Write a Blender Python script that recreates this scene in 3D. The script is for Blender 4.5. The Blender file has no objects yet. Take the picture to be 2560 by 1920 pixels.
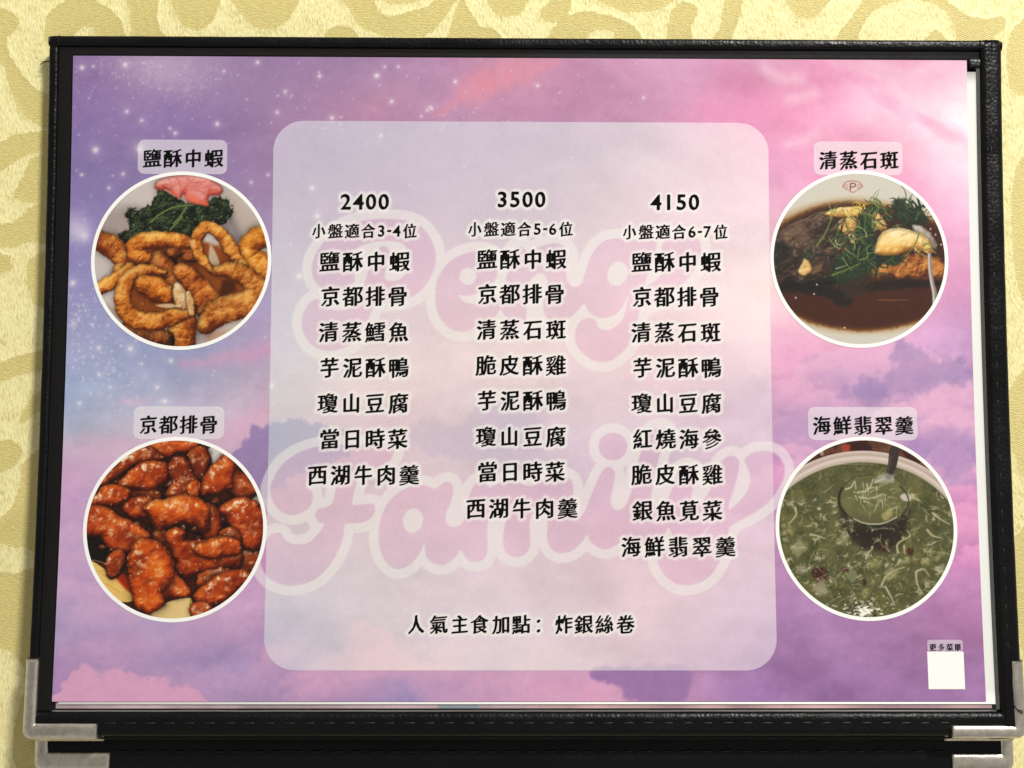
import bpy, math
import numpy as np

# =========================================================== camera, light, exposure ==========================
SC = bpy.context.scene
MM = 0.001
F_PX = 2600.0                                   # focal length for a picture 2560 wide
CAM = np.array([-5.958, -14.007, 350.109])      # millimetres; the tablecloth is z = 0, the sheet is centred on 0, 0
ROT = np.array([[0.99995855, 0.0021796, 0.00884019], [0.00244782, -0.99953344, -0.03044519], [0.00876971, 0.03046557, -0.99949734]])
cam_data = bpy.data.cameras.new('camera'); cam = bpy.data.objects.new('camera', cam_data); SC.collection.objects.link(cam)
cam_data.sensor_width = 36.0; cam_data.lens = F_PX/2560*36.0
cam_data.clip_start = 0.01; cam_data.clip_end = 50.0
M = ROT.T @ np.diag([1.0, -1.0, -1.0])
from mathutils import Matrix
mw = Matrix(M.tolist()).to_4x4(); mw.translation = (CAM*MM).tolist(); cam.matrix_world = mw
SC.camera = cam
SC.view_settings.view_transform = 'Standard'; SC.view_settings.look = 'None'
SC.view_settings.gamma = 1.0; SC.view_settings.use_curve_mapping = False
SC.view_settings.exposure = 0.0

world = bpy.data.worlds.new('World'); SC.world = world; world.use_nodes = True
wt = world.node_tree; bg = wt.nodes['Background']
_tc = wt.nodes.new('ShaderNodeTexCoord'); _sx = wt.nodes.new('ShaderNodeSeparateXYZ'); wt.links.new(_tc.outputs['Generated'], _sx.inputs[0])
_rp = wt.nodes.new('ShaderNodeValToRGB'); wt.links.new(_sx.outputs['Z'], _rp.inputs['Fac']); 
_nz = wt.nodes.new('ShaderNodeTexNoise'); _nz.inputs['Scale'].default_value = 2.6; _nz.inputs['Detail'].default_value = 3.0; wt.links.new(_tc.outputs['Generated'], _nz.inputs['Vector'])
_mr = wt.nodes.new('ShaderNodeMapRange'); _mr.inputs['From Min'].default_value = .36; _mr.inputs['From Max'].default_value = .64; _mr.inputs['To Min'].default_value = .25; _mr.inputs['To Max'].default_value = 1.75
wt.links.new(_nz.outputs['Fac'], _mr.inputs['Value'])                       # furniture, walls, people: a patchy room
_vm = wt.nodes.new('ShaderNodeVectorMath'); _vm.operation = 'SCALE'; wt.links.new(_rp.outputs['Color'], _vm.inputs[0]); wt.links.new(_mr.outputs['Result'], _vm.inputs['Scale'])
wt.links.new(_vm.outputs['Vector'], bg.inputs['Color'])
_e = _rp.color_ramp.elements                     # by height: walls of the room bright, ceiling above the photographer dim
_e[0].position = 0.0; _e[0].color = (.62, .58, .52, 1); _e[1].position = 1.0; _e[1].color = (.60, .575, .53, 1)
_k = _e.new(.45); _k.color = (1.0, .96, .90, 1); _k = _e.new(.86); _k.color = (.58, .555, .51, 1)
bg.inputs['Strength'].default_value = 0.48

def lamp(name, loc, target, size, power, col):
    d = bpy.data.lights.new(name, 'AREA'); d.shape = 'DISK'; d.size = size; d.energy = power; d.color = col
    o = bpy.data.objects.new(name, d); SC.collection.objects.link(o)
    o.location = loc
    from mathutils import Vector
    o.rotation_euler = (Vector(target)-Vector(loc)).to_track_quat('-Z', 'Y').to_euler()
    return o
lamp('ceiling_lamp', (0.62, 0.95, 1.05), (0, 0, 0), 0.20, 28.5, (1.0, 0.975, 0.92))

# =========================================================== surfaces the menu is made of =====================
Z0 = 8.0                                        # height of the sheet at the hinge
def bend(y):
    s = np.clip((105-np.asarray(y, float))/210, 0, None)
    return 8.675*s*s                            # the upper leaf springs up towards its free edge
def bend_low(y):
    s = np.clip((105-np.asarray(y, float))/210, 0, None)
    return 5.2*s*s
def to_px(x, y, z):                             # where a point of the scene was traced on the 2560 x 1920 photograph
    d = np.stack([np.asarray(x, float)-CAM[0], np.asarray(y, float)-CAM[1], np.asarray(z, float)-CAM[2]], -1) @ ROT.T
    return 1280+F_PX*d[..., 0]/d[..., 2], 960+F_PX*d[..., 1]/d[..., 2]
def on_leaf(px, py):                            # traced point -> millimetres on the bent sheet
    px = np.asarray(px, float); py = np.asarray(py, float)
    d = np.stack([(px-1280)/F_PX, (py-960)/F_PX, np.ones_like(px)], -1) @ ROT
    z = Z0
    for _ in range(14):
        t = (z-CAM[2])/d[..., 2]; y = CAM[1]+t*d[..., 1]; z = Z0+bend(y)
    return CAM[0]+t*d[..., 0], y
# ------------------------------------------------------------------ print artwork (pure numpy) ----------------
# The menu sheet is a flat colour print: its picture is worked out here and stored as print colours on the mesh.
def lin(c):
    c = np.clip(np.asarray(c, float), 0, 1)
    return np.where(c <= 0.04045, c/12.92, ((c+0.055)/1.055)**2.4)

def sstep(a, b, x):
    t = np.clip((x-a)/(b-a), 0, 1)
    return t*t*(3-2*t)

def vnoise(x, y, seed):
    rng = np.random.default_rng(seed)
    T = rng.random((64, 64))
    xi = np.floor(x).astype(int); yi = np.floor(y).astype(int)
    fx = x-xi; fy = y-yi
    fx = fx*fx*fx*(fx*(fx*6-15)+10); fy = fy*fy*fy*(fy*(fy*6-15)+10)
    a = T[yi % 64, xi % 64]; b = T[yi % 64, (xi+1) % 64]
    c = T[(yi+1) % 64, xi % 64]; d = T[(yi+1) % 64, (xi+1) % 64]
    return (a*(1-fx)+b*fx)*(1-fy)+(c*(1-fx)+d*fx)*fy

def fbm(x, y, seed, octv=4):
    s = 0; amp = 0.5; tot = 0
    for i in range(octv):
        ca, sa = math.cos(0.6*i+0.3), math.sin(0.6*i+0.3)
        s = s+amp*vnoise((x*ca-y*sa)*2**i+11.3*i, (x*sa+y*ca)*2**i+7.7*i, seed+i)
        tot += amp; amp *= 0.5
    return s/tot                                           # about 0..1

def smooth_poly(p, n=5, closed=True):
    p = np.asarray(p, float)
    if closed:
        q = np.vstack([p[-1:], p, p[:2]])
    else:
        q = np.vstack([2*p[:1]-p[1:2], p, 2*p[-1:]-p[-2:-1]])
    out = []
    t = np.linspace(0, 1, n, endpoint=False)[:, None]
    for i in range(len(q)-3):
        a, b, c, d = q[i:i+4]
        out.append(0.5*((2*b)+(-a+c)*t+(2*a-5*b+4*c-d)*t*t+(-a+3*b-3*c+d)*t**3))
    if not closed:
        out.append(p[-1:])
    return np.vstack(out)

def sdf_poly(X, Y, P):                                     # negative inside
    d2 = np.full(X.shape, 1e18); ins = np.zeros(X.shape, bool)
    for i in range(len(P)):
        ax, ay = P[i]; bx, by = P[(i+1) % len(P)]
        ex, ey = bx-ax, by-ay; L = ex*ex+ey*ey+1e-12
        t = np.clip(((X-ax)*ex+(Y-ay)*ey)/L, 0, 1)
        d2 = np.minimum(d2, (X-ax-t*ex)**2+(Y-ay-t*ey)**2)
        if ay != by:
            c = (ay > Y) != (by > Y)
            ins ^= c & (X < ex*(Y-ay)/(by-ay)+ax)
    d = np.sqrt(d2)
    return np.where(ins, -d, d)

class Canvas:
    def __init__(s, x0, y0, x1, y1, step):
        s.x0, s.y0, s.step = x0, y0, step
        s.X, s.Y = np.meshgrid(np.arange(x0, x1, step)+step/2, np.arange(y0, y1, step)+step/2)
        s.I = np.zeros(s.X.shape+(3,))
    def win(s, xa, ya, xb, yb):
        h, w = s.X.shape
        i0 = int(np.clip((ya-s.y0)/s.step-1, 0, h)); i1 = int(np.clip((yb-s.y0)/s.step+2, 0, h))
        j0 = int(np.clip((xa-s.x0)/s.step-1, 0, w)); j1 = int(np.clip((xb-s.x0)/s.step+2, 0, w))
        return slice(i0, i1), slice(j0, j1)
    def mix(s, w, a, col):
        a = np.asarray(a)[..., None]
        s.I[w] = s.I[w]*(1-a)+np.asarray(col, float)*a
    def sample(s, x, y):
        h, w = s.X.shape
        u = np.clip((x-s.x0)/s.step-0.5, 0, w-1.001); v = np.clip((y-s.y0)/s.step-0.5, 0, h-1.001)
        i = v.astype(int); j = u.astype(int); fu = (u-j)[..., None]; fv = (v-i)[..., None]
        return (s.I[i, j]*(1-fu)+s.I[i, j+1]*fu)*(1-fv)+(s.I[i+1, j]*(1-fu)+s.I[i+1, j+1]*fu)*fv
    # -- soft flat shape with a noisy outline
    def patch(s, poly, col, alpha=1.0, feather=3., warp=0., wscale=30., seed=1, smooth=True):
        P = smooth_poly(poly) if smooth else np.asarray(poly, float)
        m = feather+warp*1.5+4
        w = s.win(P[:, 0].min()-m, P[:, 1].min()-m, P[:, 0].max()+m, P[:, 1].max()+m)
        X, Y = s.X[w], s.Y[w]
        if X.size == 0: return
        d = sdf_poly(X, Y, P)
        if warp: d = d+warp*(fbm(X/wscale, Y/wscale, seed)-0.5)*2
        s.mix(w, alpha*sstep(feather, -feather, d), col)
    def line(s, pts, width, col, alpha=1.0, feather=1.5, w1=None):
        P = smooth_poly(pts, 4, False)
        r0 = np.linspace(width, width if w1 is None else w1, len(P))/2
        m = max(width, w1 or 0)+feather+2
        w = s.win(P[:, 0].min()-m, P[:, 1].min()-m, P[:, 0].max()+m, P[:, 1].max()+m)
        X, Y = s.X[w], s.Y[w]
        if X.size == 0: return
        s.mix(w, alpha*sstep(feather, -feather, -s.tube_d(X, Y, P, r0)), col)
    @staticmethod
    def tube_d(X, Y, P, r):
        best = np.full(X.shape, -1e9); arc = np.zeros(X.shape); run = 0.
        for i in range(len(P)-1):
            ax, ay = P[i]; ex, ey = P[i+1]-P[i]; L = ex*ex+ey*ey+1e-9
            t = np.clip(((X-ax)*ex+(Y-ay)*ey)/L, 0, 1)
            q = r[i]*(1-t)+r[i+1]*t-np.hypot(X-ax-t*ex, Y-ay-t*ey); up = q > best
            best = np.where(up, q, best); arc = np.where(up, run+t*math.sqrt(L), arc); run += math.sqrt(L)
        Canvas.arc = arc
        return best
    # -- photographed lump of food: rounded height field with bumps, as the camera that took the food picture saw it
    def lump(s, d, w, R, lo, base, hi, bump=10., bscale=22., seed=1, spec=0., sp=30., edge=4.5, shadow=0.40, fine=0., var=.5, extra=None):
        X, Y = s.X[w], s.Y[w]
        q = np.clip(d/R, 0, 1)
        n1 = fbm(X/bscale, Y/bscale, seed, 4)
        n2 = fbm(X/(bscale*0.35), Y/(bscale*0.35), seed+9, 3)
        h = R*0.75*np.sqrt(np.clip(1-(1-q)**2, 0, 1))+bump*n1+fine*n2+(0 if extra is None else extra)
        gy, gx = np.gradient(h, s.step)
        nz = 1/np.sqrt(1+gx*gx+gy*gy); nx = -gx*nz; ny = -gy*nz
        l = np.clip(nx*-0.30+ny*-0.62+nz*0.72, 0, 1)
        n3 = fbm(X/(bscale*1.9)+3.3, Y/(bscale*1.9), seed+17, 3)
        l = np.clip(l*0.98-0.06+(n1-0.5)*0.25+(n3-0.5)*var*1.5+(n2-.5)*.12, 0, 1)[..., None]
        lo, base, hi = (np.asarray(c, float)/255 for c in (lo, base, hi))
        col = np.where(l < 0.55, lo+(base-lo)*(l/0.55), base+(hi-base)*((l-0.55)/0.45))
        col = col*(0.74+0.26*sstep(0, R*0.45, d))[..., None]
        if spec:
            hz = np.clip(nx*-0.17+ny*-0.36+nz*0.917, 0, 1)**sp
            hz = hz*sstep(0.42, 0.75, fbm(X/(bscale*0.5), Y/(bscale*0.5), seed+31, 3))
            col = col+(np.array([1, .93, .82])-col)*np.clip(hz*spec, 0, 1)[..., None]
        if shadow:
            s.I[w] *= (1-shadow*np.exp(-np.clip(-d, 0, None)/(R*0.22)))[..., None]
        s.mix(w, sstep(-edge, edge, d), 0)
        s.I[w] += col*sstep(-edge, edge, d)[..., None]
    def blob(s, poly, R, lo, base, hi, warp=8., wscale=40., seed=1, grow=0., **k):
        P = smooth_poly(poly); m = 60
        w = s.win(P[:, 0].min()-m, P[:, 1].min()-m, P[:, 0].max()+m, P[:, 1].max()+m)
        X, Y = s.X[w], s.Y[w]
        if X.size == 0: return
        d = grow-sdf_poly(X, Y, P)+warp*(fbm(X/wscale, Y/wscale, seed+5)-0.5)*2
        s.lump(d, w, R, lo, base, hi, seed=seed, **k)
    def tube(s, pts, radii, lo, base, hi, warp=8., wscale=30., seed=1, seg=0., **k):
        P = smooth_poly(pts, 5, False)
        r = np.interp(np.linspace(0, 1, len(P)), np.linspace(0, 1, len(radii)), radii)
        m = max(radii)+60
        w = s.win(P[:, 0].min()-m, P[:, 1].min()-m, P[:, 0].max()+m, P[:, 1].max()+m)
        X, Y = s.X[w], s.Y[w]
        if X.size == 0: return
        d = s.tube_d(X, Y, P, r)+warp*(fbm(X/wscale, Y/wscale, seed+5)-0.5)*2
        if seg:                                            # shell segments across the body
            ph = s.arc/seg+.5*fbm(X/60, Y/60, seed+8); e_ = abs(np.sin(np.pi*ph)); k['extra'] = 6*e_**.6; d = d+2.5*(e_-.6)
        s.lump(d, w, float(np.mean(radii)), lo, base, hi, seed=seed, **k)
    def grain(s, amp, seed):
        s.I = s.I+(np.random.default_rng(seed).random(s.X.shape)-0.5)[..., None]*amp

def C(*c):
    return np.array(c, float)/255

# ---- the four dish photographs (each in its own drawing units, about 1690 x 1650) ----
def paint_shrimp():
    c = Canvas(0, 0, 1700, 1660, 3.4)
    c.I[:] = C(212, 202, 197)
    c.mix((slice(None), slice(None)), sstep(1100, 200, c.Y)*0.6*sstep(0.35, 0.7, fbm(c.X/420, c.Y/420, 3)), C(182, 168, 164))
    c.patch([(40, 560), (180, 400), (420, 330), (520, 420), (330, 620), (60, 640)], C(170, 154, 150), .7, 60)
    c.patch([(1180, 380), (1330, 420), (1400, 600), (1380, 760), (1240, 640)], C(140, 128, 130), .8, 50)
    c.patch([(1250, 250), (1400, 330), (1560, 560), (1400, 600)], C(198, 180, 165), .7, 50)
    c.patch([(180, 1230), (330, 1400), (520, 1560), (380, 1580), (150, 1350)], C(178, 155, 140), .8, 40)
    c.patch([(980, 1380), (1100, 1480), (1050, 1640), (930, 1640)], C(185, 170, 168), .8, 30)
    c.patch([(1080, 1500), (1300, 1450), (1420, 1400), (1260, 1580), (1080, 1620)], C(196, 140, 105), .6, 40)
    # curly parsley
    kale = [(265, 640), (290, 590), (360, 560), (380, 500), (350, 440), (365, 370), (470, 380), (560, 330), (600, 270), (635, 205), (700, 200),
            (760, 250), (900, 320), (1080, 300), (1150, 258), (1240, 290), (1305, 380), (1280, 450), (1200, 510), (1000, 580), (880, 640),
            (700, 640), (500, 670), (380, 690), (300, 705)]
    c.blob(kale, 60, (10, 16, 10), (38, 50, 31), (84, 100, 66), warp=30, wscale=26, seed=40, bump=30, bscale=30, fine=9, shadow=.3, var=.7)
    rng = np.random.default_rng(5)
    for i in range(240):
        x, y = rng.uniform(270, 1300), rng.uniform(210, 690)
        if sdf_poly(np.array([[x]]), np.array([[y]]), np.array(kale, float))[0, 0] < -12:
            c.patch([(x, y), (x+rng.uniform(6, 18), y-6), (x+10, y+rng.uniform(6, 14))], C(*rng.choice([[88, 106, 70], [173, 199, 145], [10, 16, 10], [26, 39, 26], [150, 160, 135]])), .6, 4)
    for p in ([(570, 490), (640, 425), (750, 365), (880, 340), (950, 335)], [(770, 505), (840, 430), (890, 350)], [(560, 540), (600, 590)], [(740, 560), (800, 500), (850, 440)]):
        c.line(p, 20, C(70, 84, 44)); c.line(np.array(p)+[-2, -3], 11, C(128, 142, 84), .9)
    fl = [(600, 180), (630, 110), (760, 72), (900, 60), (1050, 80), (1150, 125), (1215, 190), (1190, 240), (1090, 255), (1085, 340), (990, 330),
          (900, 300), (862, 240), (825, 280), (760, 225), (700, 190), (660, 205)]
    c.blob(fl, 70, (205, 90, 70), (232, 150, 142), (246, 190, 182), warp=6, seed=60, bump=26, bscale=90, shadow=.25, var=.3)
    c.patch([(865, 250), (930, 230), (1030, 290), (1080, 335), (990, 325), (900, 298)], C(240, 128, 100), .7, 12)
    c.patch([(690, 195), (780, 215), (830, 275), (800, 265)], C(236, 120, 96), .7, 10)
    for p in ([(1100, 250), (1130, 200), (1210, 190)], [(1085, 330), (1050, 230), (960, 200)], [(820, 270), (840, 170), (800, 90)], [(640, 160), (720, 150), (760, 190)], [(900, 90), (940, 130), (1060, 120)], [(1000, 190), (1080, 170), (1170, 130)], [(860, 200), (900, 150), (960, 90)], [(760, 180), (740, 120), (720, 90)]):
        c.line(p, 10, C(205, 112, 108), .6, 5)
    lo, ba, hi = (120, 50, 12), (218, 130, 44), (250, 194, 102)
    c.patch([(420, 700), (700, 660), (930, 640), (1200, 720), (1420, 880), (1500, 1050), (1380, 1180), (1120, 1290), (980, 1260), (900, 1330), (600, 1340), (400, 1250), (370, 1000)], C(158, 84, 30), 1, 24, 16)
    k = dict(warp=15, wscale=52, seg=88., bump=15, bscale=50, fine=3.5, spec=.25, sp=12, shadow=.3, var=.75)
    c.patch([(560, 720), (900, 680), (1000, 900), (1100, 1300), (900, 1300), (700, 1000)], C(136, 66, 24), 1, 30, 20)
    c.patch([(420, 1010), (560, 960), (760, 1040), (900, 1180), (880, 1300), (600, 1330), (440, 1270), (390, 1140)], C(150, 78, 28), .95, 24, 16)
    c.patch([(450, 720), (620, 680), (860, 700), (700, 860), (520, 840)], C(150, 80, 30), .95, 18, 10)
    c.patch([(1150, 900), (1320, 930), (1480, 1040), (1440, 1180), (1200, 1230), (1090, 1160), (1060, 1010)], C(160, 86, 32), .95, 24, 16)
    c.patch([(1210, 640), (1300, 760), (1370, 900), (1230, 900), (1180, 780)], C(150, 78, 28), .9, 18, 10)
    c.patch([(700, 760), (800, 820), (860, 1060), (800, 1040), (740, 900)], C(50, 24, 14), 1, 18)
    c.tube([(70, 650), (180, 690), (280, 770), (340, 850), (300, 930)], [86, 104, 106, 95, 86], lo, (190, 110, 40), hi, seed=70, **k)
    c.tube([(90, 1090), (200, 1035), (310, 975), (370, 920)], [57, 69, 71, 71], lo, ba, hi, seed=71, **k)
    c.tube([(1640, 610), (1520, 640), (1450, 720), (1470, 820), (1560, 880), (1640, 960)], [104, 106, 106, 112, 121, 115], (130, 60, 10), (224, 142, 42), (250, 192, 100), seed=72, **k)
    c.tube([(640, 850), (715, 950), (790, 1070)], [100, 117, 86], (86, 36, 10), (172, 90, 32), (216, 140, 70), seed=73, **k)
    c.tube([(770, 760), (860, 720), (930, 790)], [57, 80, 71], (70, 28, 8), (166, 84, 32), (206, 130, 70), seed=79, **k)
    c.tube([(540, 800), (430, 780), (410, 720), (480, 665), (600, 650), (760, 650), (890, 670)], [48, 74, 80, 80, 83, 71, 65], lo, ba, hi, seed=74, **k)
    c.tube([(1115, 940), (1050, 850), (985, 740), (985, 625), (1030, 550), (1095, 530), (1170, 570), (1250, 660), (1320, 780), (1390, 890)],
           [26, 44, 54, 56, 56, 54, 54, 62, 66, 56], (120, 54, 12), (214, 132, 46), (248, 196, 110), seed=75, **k)
    c.patch([(1100, 700), (1140, 740), (1185, 860), (1140, 880), (1090, 820)], C(206, 190, 165), .9, 10)
    c.patch([(915, 650), (960, 650), (970, 720), (925, 700)], C(246, 200, 150), .6, 14)
    c.tube([(850, 930), (930, 1020), (1020, 1130), (1110, 1240), (1040, 1290)], [78, 109, 121, 109, 57], (100, 42, 12), (194, 106, 38), (238, 164, 84), seed=76, **k)
    c.tube([(1170, 930), (1300, 925), (1440, 990), (1525, 1100), (1470, 1210), (1320, 1250), (1160, 1310), (1070, 1410)], [48, 80, 89, 106, 126, 121, 117, 89],
           lo, (196, 118, 44), (236, 176, 92), seed=77, **k)
    c.patch([(1220, 1010), (1310, 1030), (1330, 1100), (1220, 1150), (1190, 1090)], C(70, 30, 14), .8, 24, 14)
    c.tube([(860, 1380), (850, 1480), (840, 1640)], [121, 130, 115], lo, (206, 122, 40), hi, seed=78, **k)
    c.tube([(380, 1440), (520, 1510), (700, 1560)], [71, 100, 86], (40, 18, 8), (120, 60, 22), (180, 110, 52), seed=80, **k)
    c.tube([(690, 950), (560, 920), (430, 950), (340, 1040), (310, 1180), (350, 1300), (460, 1375), (600, 1385), (760, 1345), (910, 1290)],
           [30, 52, 66, 74, 76, 84, 84, 82, 80, 56], lo, (204, 120, 40), (240, 178, 92), seed=81, **k)
    c.tube([(500, 1050), (600, 1090), (700, 1150)], [83, 115, 86], (110, 46, 10), (218, 124, 36), (246, 178, 84), seed=82, **k)
    c.tube([(800, 1060), (820, 1120), (850, 1220)], [31, 63, 65], (170, 110, 64), (222, 182, 132), (246, 222, 184), seed=83, bump=14, bscale=30, shadow=.4)
    c.tube([(905, 1130), (920, 1210), (935, 1310)], [22, 39, 28], (170, 110, 64), (216, 172, 116), (244, 216, 172), seed=84, bump=14, bscale=30, shadow=.4)
    c.patch([(600, 1240), (720, 1225), (840, 1245), (720, 1262)], C(236, 214, 180), .8, 8, 8)
    for i in range(150):
        x, y = rng.uniform(460, 1500), rng.uniform(1180, 1440)
        c.patch([(x, y), (x+rng.uniform(5, 16), y-5), (x+8, y+rng.uniform(5, 14))], C(*rng.choice([[236, 190, 110], [188, 95, 28], [246, 214, 150]])), .35, 5)
    c.grain(.035, 3)
    return c

def paint_ribs():
    c = Canvas(0, 0, 1700, 1660, 3.4)
    c.I[:] = C(78, 32, 13)
    c.mix((slice(None), slice(None)), 0.6*sstep(.4, .75, fbm(c.X/120, c.Y/120, 8)), C(86, 34, 14))
    c.patch([(1120, 230), (1130, 120), (1200, 90), (1320, 150), (1240, 230)], C(226, 214, 212), 1, 6)
    c.patch([(1500, 560), (1560, 480), (1640, 520), (1640, 660), (1570, 590)], C(232, 220, 190), 1, 8)
    c.patch([(60, 580), (130, 590), (240, 640), (60, 640)], C(226, 160, 90), 1, 8)
    c.patch([(60, 870), (160, 880), (240, 1000), (250, 1110), (60, 1090)], C(26, 18, 12), 1, 12)
    c.patch([(90, 1110), (230, 1180), (330, 1260), (470, 1410), (420, 1465), (280, 1440), (120, 1300)], C(238, 200, 118), 1, 5, 5)
    c.patch([(320, 1250), (400, 1220), (470, 1400), (380, 1330)], C(200, 60, 12), .8, 14)
    for p in ([(190, 1220), (300, 1270)], [(230, 1300), (350, 1380)], [(170, 1200), (230, 1190)]):
        c.line(p, 8, C(212, 150, 70), .6, 5)
    c.patch([(600, 1560), (740, 1480), (870, 1440), (980, 1440), (975, 1600), (800, 1640)], C(236, 206, 146), 1, 5, 5)
    c.line([(975, 1450), (972, 1580)], 12, C(196, 168, 40), .8, 4)
    D = (34, 12, 5); k = dict(bump=15, bscale=84, fine=1.0, spec=1.15, sp=17, shadow=.42, warp=18, wscale=60, var=.62)
    A = ((74, 20, 6), (172, 64, 18), (226, 114, 42)); B = ((92, 28, 6), (202, 84, 20), (242, 142, 52)); E = ((60, 18, 7), (138, 52, 20), (200, 96, 40))
    S = [([(600, 90), (720, 55), (1000, 50), (1030, 100), (900, 140), (760, 170), (660, 140)], 50, A),
         ([(330, 260), (450, 160), (560, 105), (700, 160), (740, 200), (640, 230), (500, 240), (400, 310), (250, 400), (180, 420)], 60, E),
         ([(1340, 240), (1440, 340), (1530, 450), (1550, 510), (1430, 560), (1340, 500), (1310, 400)], 70, E),
         ([(640, 860), (760, 850), (790, 950), (900, 1000), (1010, 1060), (900, 1140), (820, 1040), (690, 950)], 60, E),
         ([(1420, 1010), (1570, 990), (1600, 1080), (1500, 1230), (1400, 1200)], 70, E),
         ([(450, 500), (600, 480), (700, 500), (690, 600), (560, 640), (470, 580)], 50, E),
         ([(390, 620), (450, 555), (560, 540), (650, 600), (600, 690), (480, 710), (400, 670)], 70, A),
         ([(400, 370), (480, 280), (600, 230), (720, 240), (795, 300), (765, 400), (660, 450), (520, 465), (390, 470), (350, 430)], 95, A),
         ([(130, 560), (200, 470), (300, 440), (400, 470), (435, 520), (360, 585), (250, 605), (120, 605)], 70, A),
         ([(960, 170), (1020, 105), (1100, 110), (1145, 200), (1130, 300), (1070, 420), (990, 330)], 70, E),
         ([(800, 560), (770, 500), (830, 400), (790, 290), (850, 190), (950, 230), (985, 350), (1050, 410), (1065, 500), (1040, 580), (900, 580)], 85, E),
         ([(960, 440), (1010, 405), (1060, 440), (1050, 510), (980, 520)], 40, B),
         ([(1080, 430), (1150, 300), (1230, 230), (1280, 175), (1355, 250), (1340, 350), (1320, 450), (1200, 495), (1090, 520)], 85, A),
         ([(1100, 600), (1200, 640), (1235, 760), (1200, 920), (1110, 920), (1080, 760)], 80, A),
         ([(560, 640), (640, 590), (760, 570), (900, 530), (1050, 570), (1130, 640), (1140, 760), (1100, 840), (1020, 780), (880, 750), (780, 800), (680, 810), (620, 710)], 100, B),
         ([(70, 700), (100, 630), (250, 650), (350, 720), (450, 770), (580, 850), (610, 920), (480, 1000), (330, 1025), (230, 930), (180, 870), (60, 860)], 95, A),
         ([(1235, 650), (1330, 580), (1450, 555), (1560, 605), (1640, 720), (1640, 900), (1570, 995), (1430, 975), (1370, 860), (1300, 740)], 110, A),
         ([(1240, 860), (1330, 810), (1400, 880), (1400, 960), (1290, 930)], 50, E),
         ([(770, 880), (840, 820), (920, 850), (920, 930), (1040, 930), (1200, 905), (1370, 910), (1415, 1000), (1425, 1100), (1380, 1170), (1200, 1185), (1000, 1235), (880, 1210), (850, 1100), (810, 980)], 95, A),
         ([(1060, 960), (1200, 915), (1370, 920), (1400, 1020), (1250, 1060), (1100, 1060), (1010, 1010)], 60, B),
         ([(1050, 1230), (1200, 1180), (1330, 1200), (1200, 1280), (1080, 1340)], 50, E),
         ([(1030, 1400), (1150, 1290), (1280, 1205), (1420, 1190), (1500, 1240), (1420, 1350), (1270, 1445), (1150, 1490), (1060, 1470)], 85, A),
         ([(1000, 1480), (1150, 1500), (1100, 1580), (990, 1600)], 50, E),
         ([(230, 1130), (300, 1030), (370, 1030), (385, 1120), (330, 1230), (260, 1230)], 55, E),
         ([(780, 1200), (880, 1260), (960, 1370), (900, 1420), (780, 1420), (700, 1480), (640, 1380)], 60, A),
         ([(490, 950), (560, 920), (700, 955), (795, 1060), (825, 1200), (780, 1320), (720, 1380), (740, 1480), (620, 1555), (510, 1520), (480, 1420), (440, 1250), (435, 1100)], 125, B)]
    rng = np.random.default_rng(9)
    for i in range(60):                                    # sauce covered pieces lower in the heap
        x, y = 820+rng.normal(0, 420), 780+rng.normal(0, 380)
        if (y > 1080 and x < 480) or (y > 1400 and x < 1000) or (x > 1100 and y < 260): continue
        r = rng.uniform(40, 90)
        c.blob([(x+r*math.cos(t)*rng.uniform(.6, 1.4), y+r*math.sin(t)*rng.uniform(.6, 1.1)) for t in np.linspace(0, 5.4, 7)], r, (30, 10, 4), (84, 30, 12), (136, 60, 28), seed=300+i, **k)
    for i, (p, R, (lo, ba, hi)) in enumerate(S):
        c.blob(p, R, lo, ba, hi, seed=100+7*i, grow=17, **k)
    for i in range(170):
        x, y = rng.uniform(120, 1560), rng.uniform(90, 1500)
        if c.sample(np.array([x]), np.array([y]))[0, 0] > .4:
            L = rng.uniform(6, 20); a = rng.uniform(-.6, 1.8)
            c.line([(x, y), (x+L*math.cos(a)*.6, y+L*math.sin(a)*.5), (x+L*math.cos(a), y+L*math.sin(a))], 7, C(255, 232, 204), rng.uniform(.4, 1), 3, 3)
    c.line([(100, 1098), (160, 1104), (230, 1130)], 7, C(200, 170, 140), .8, 3)
    c.line([(1440, 1228), (1500, 1242)], 7, C(220, 200, 180), .8, 3)
    c.grain(.035, 4)
    return c

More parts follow.
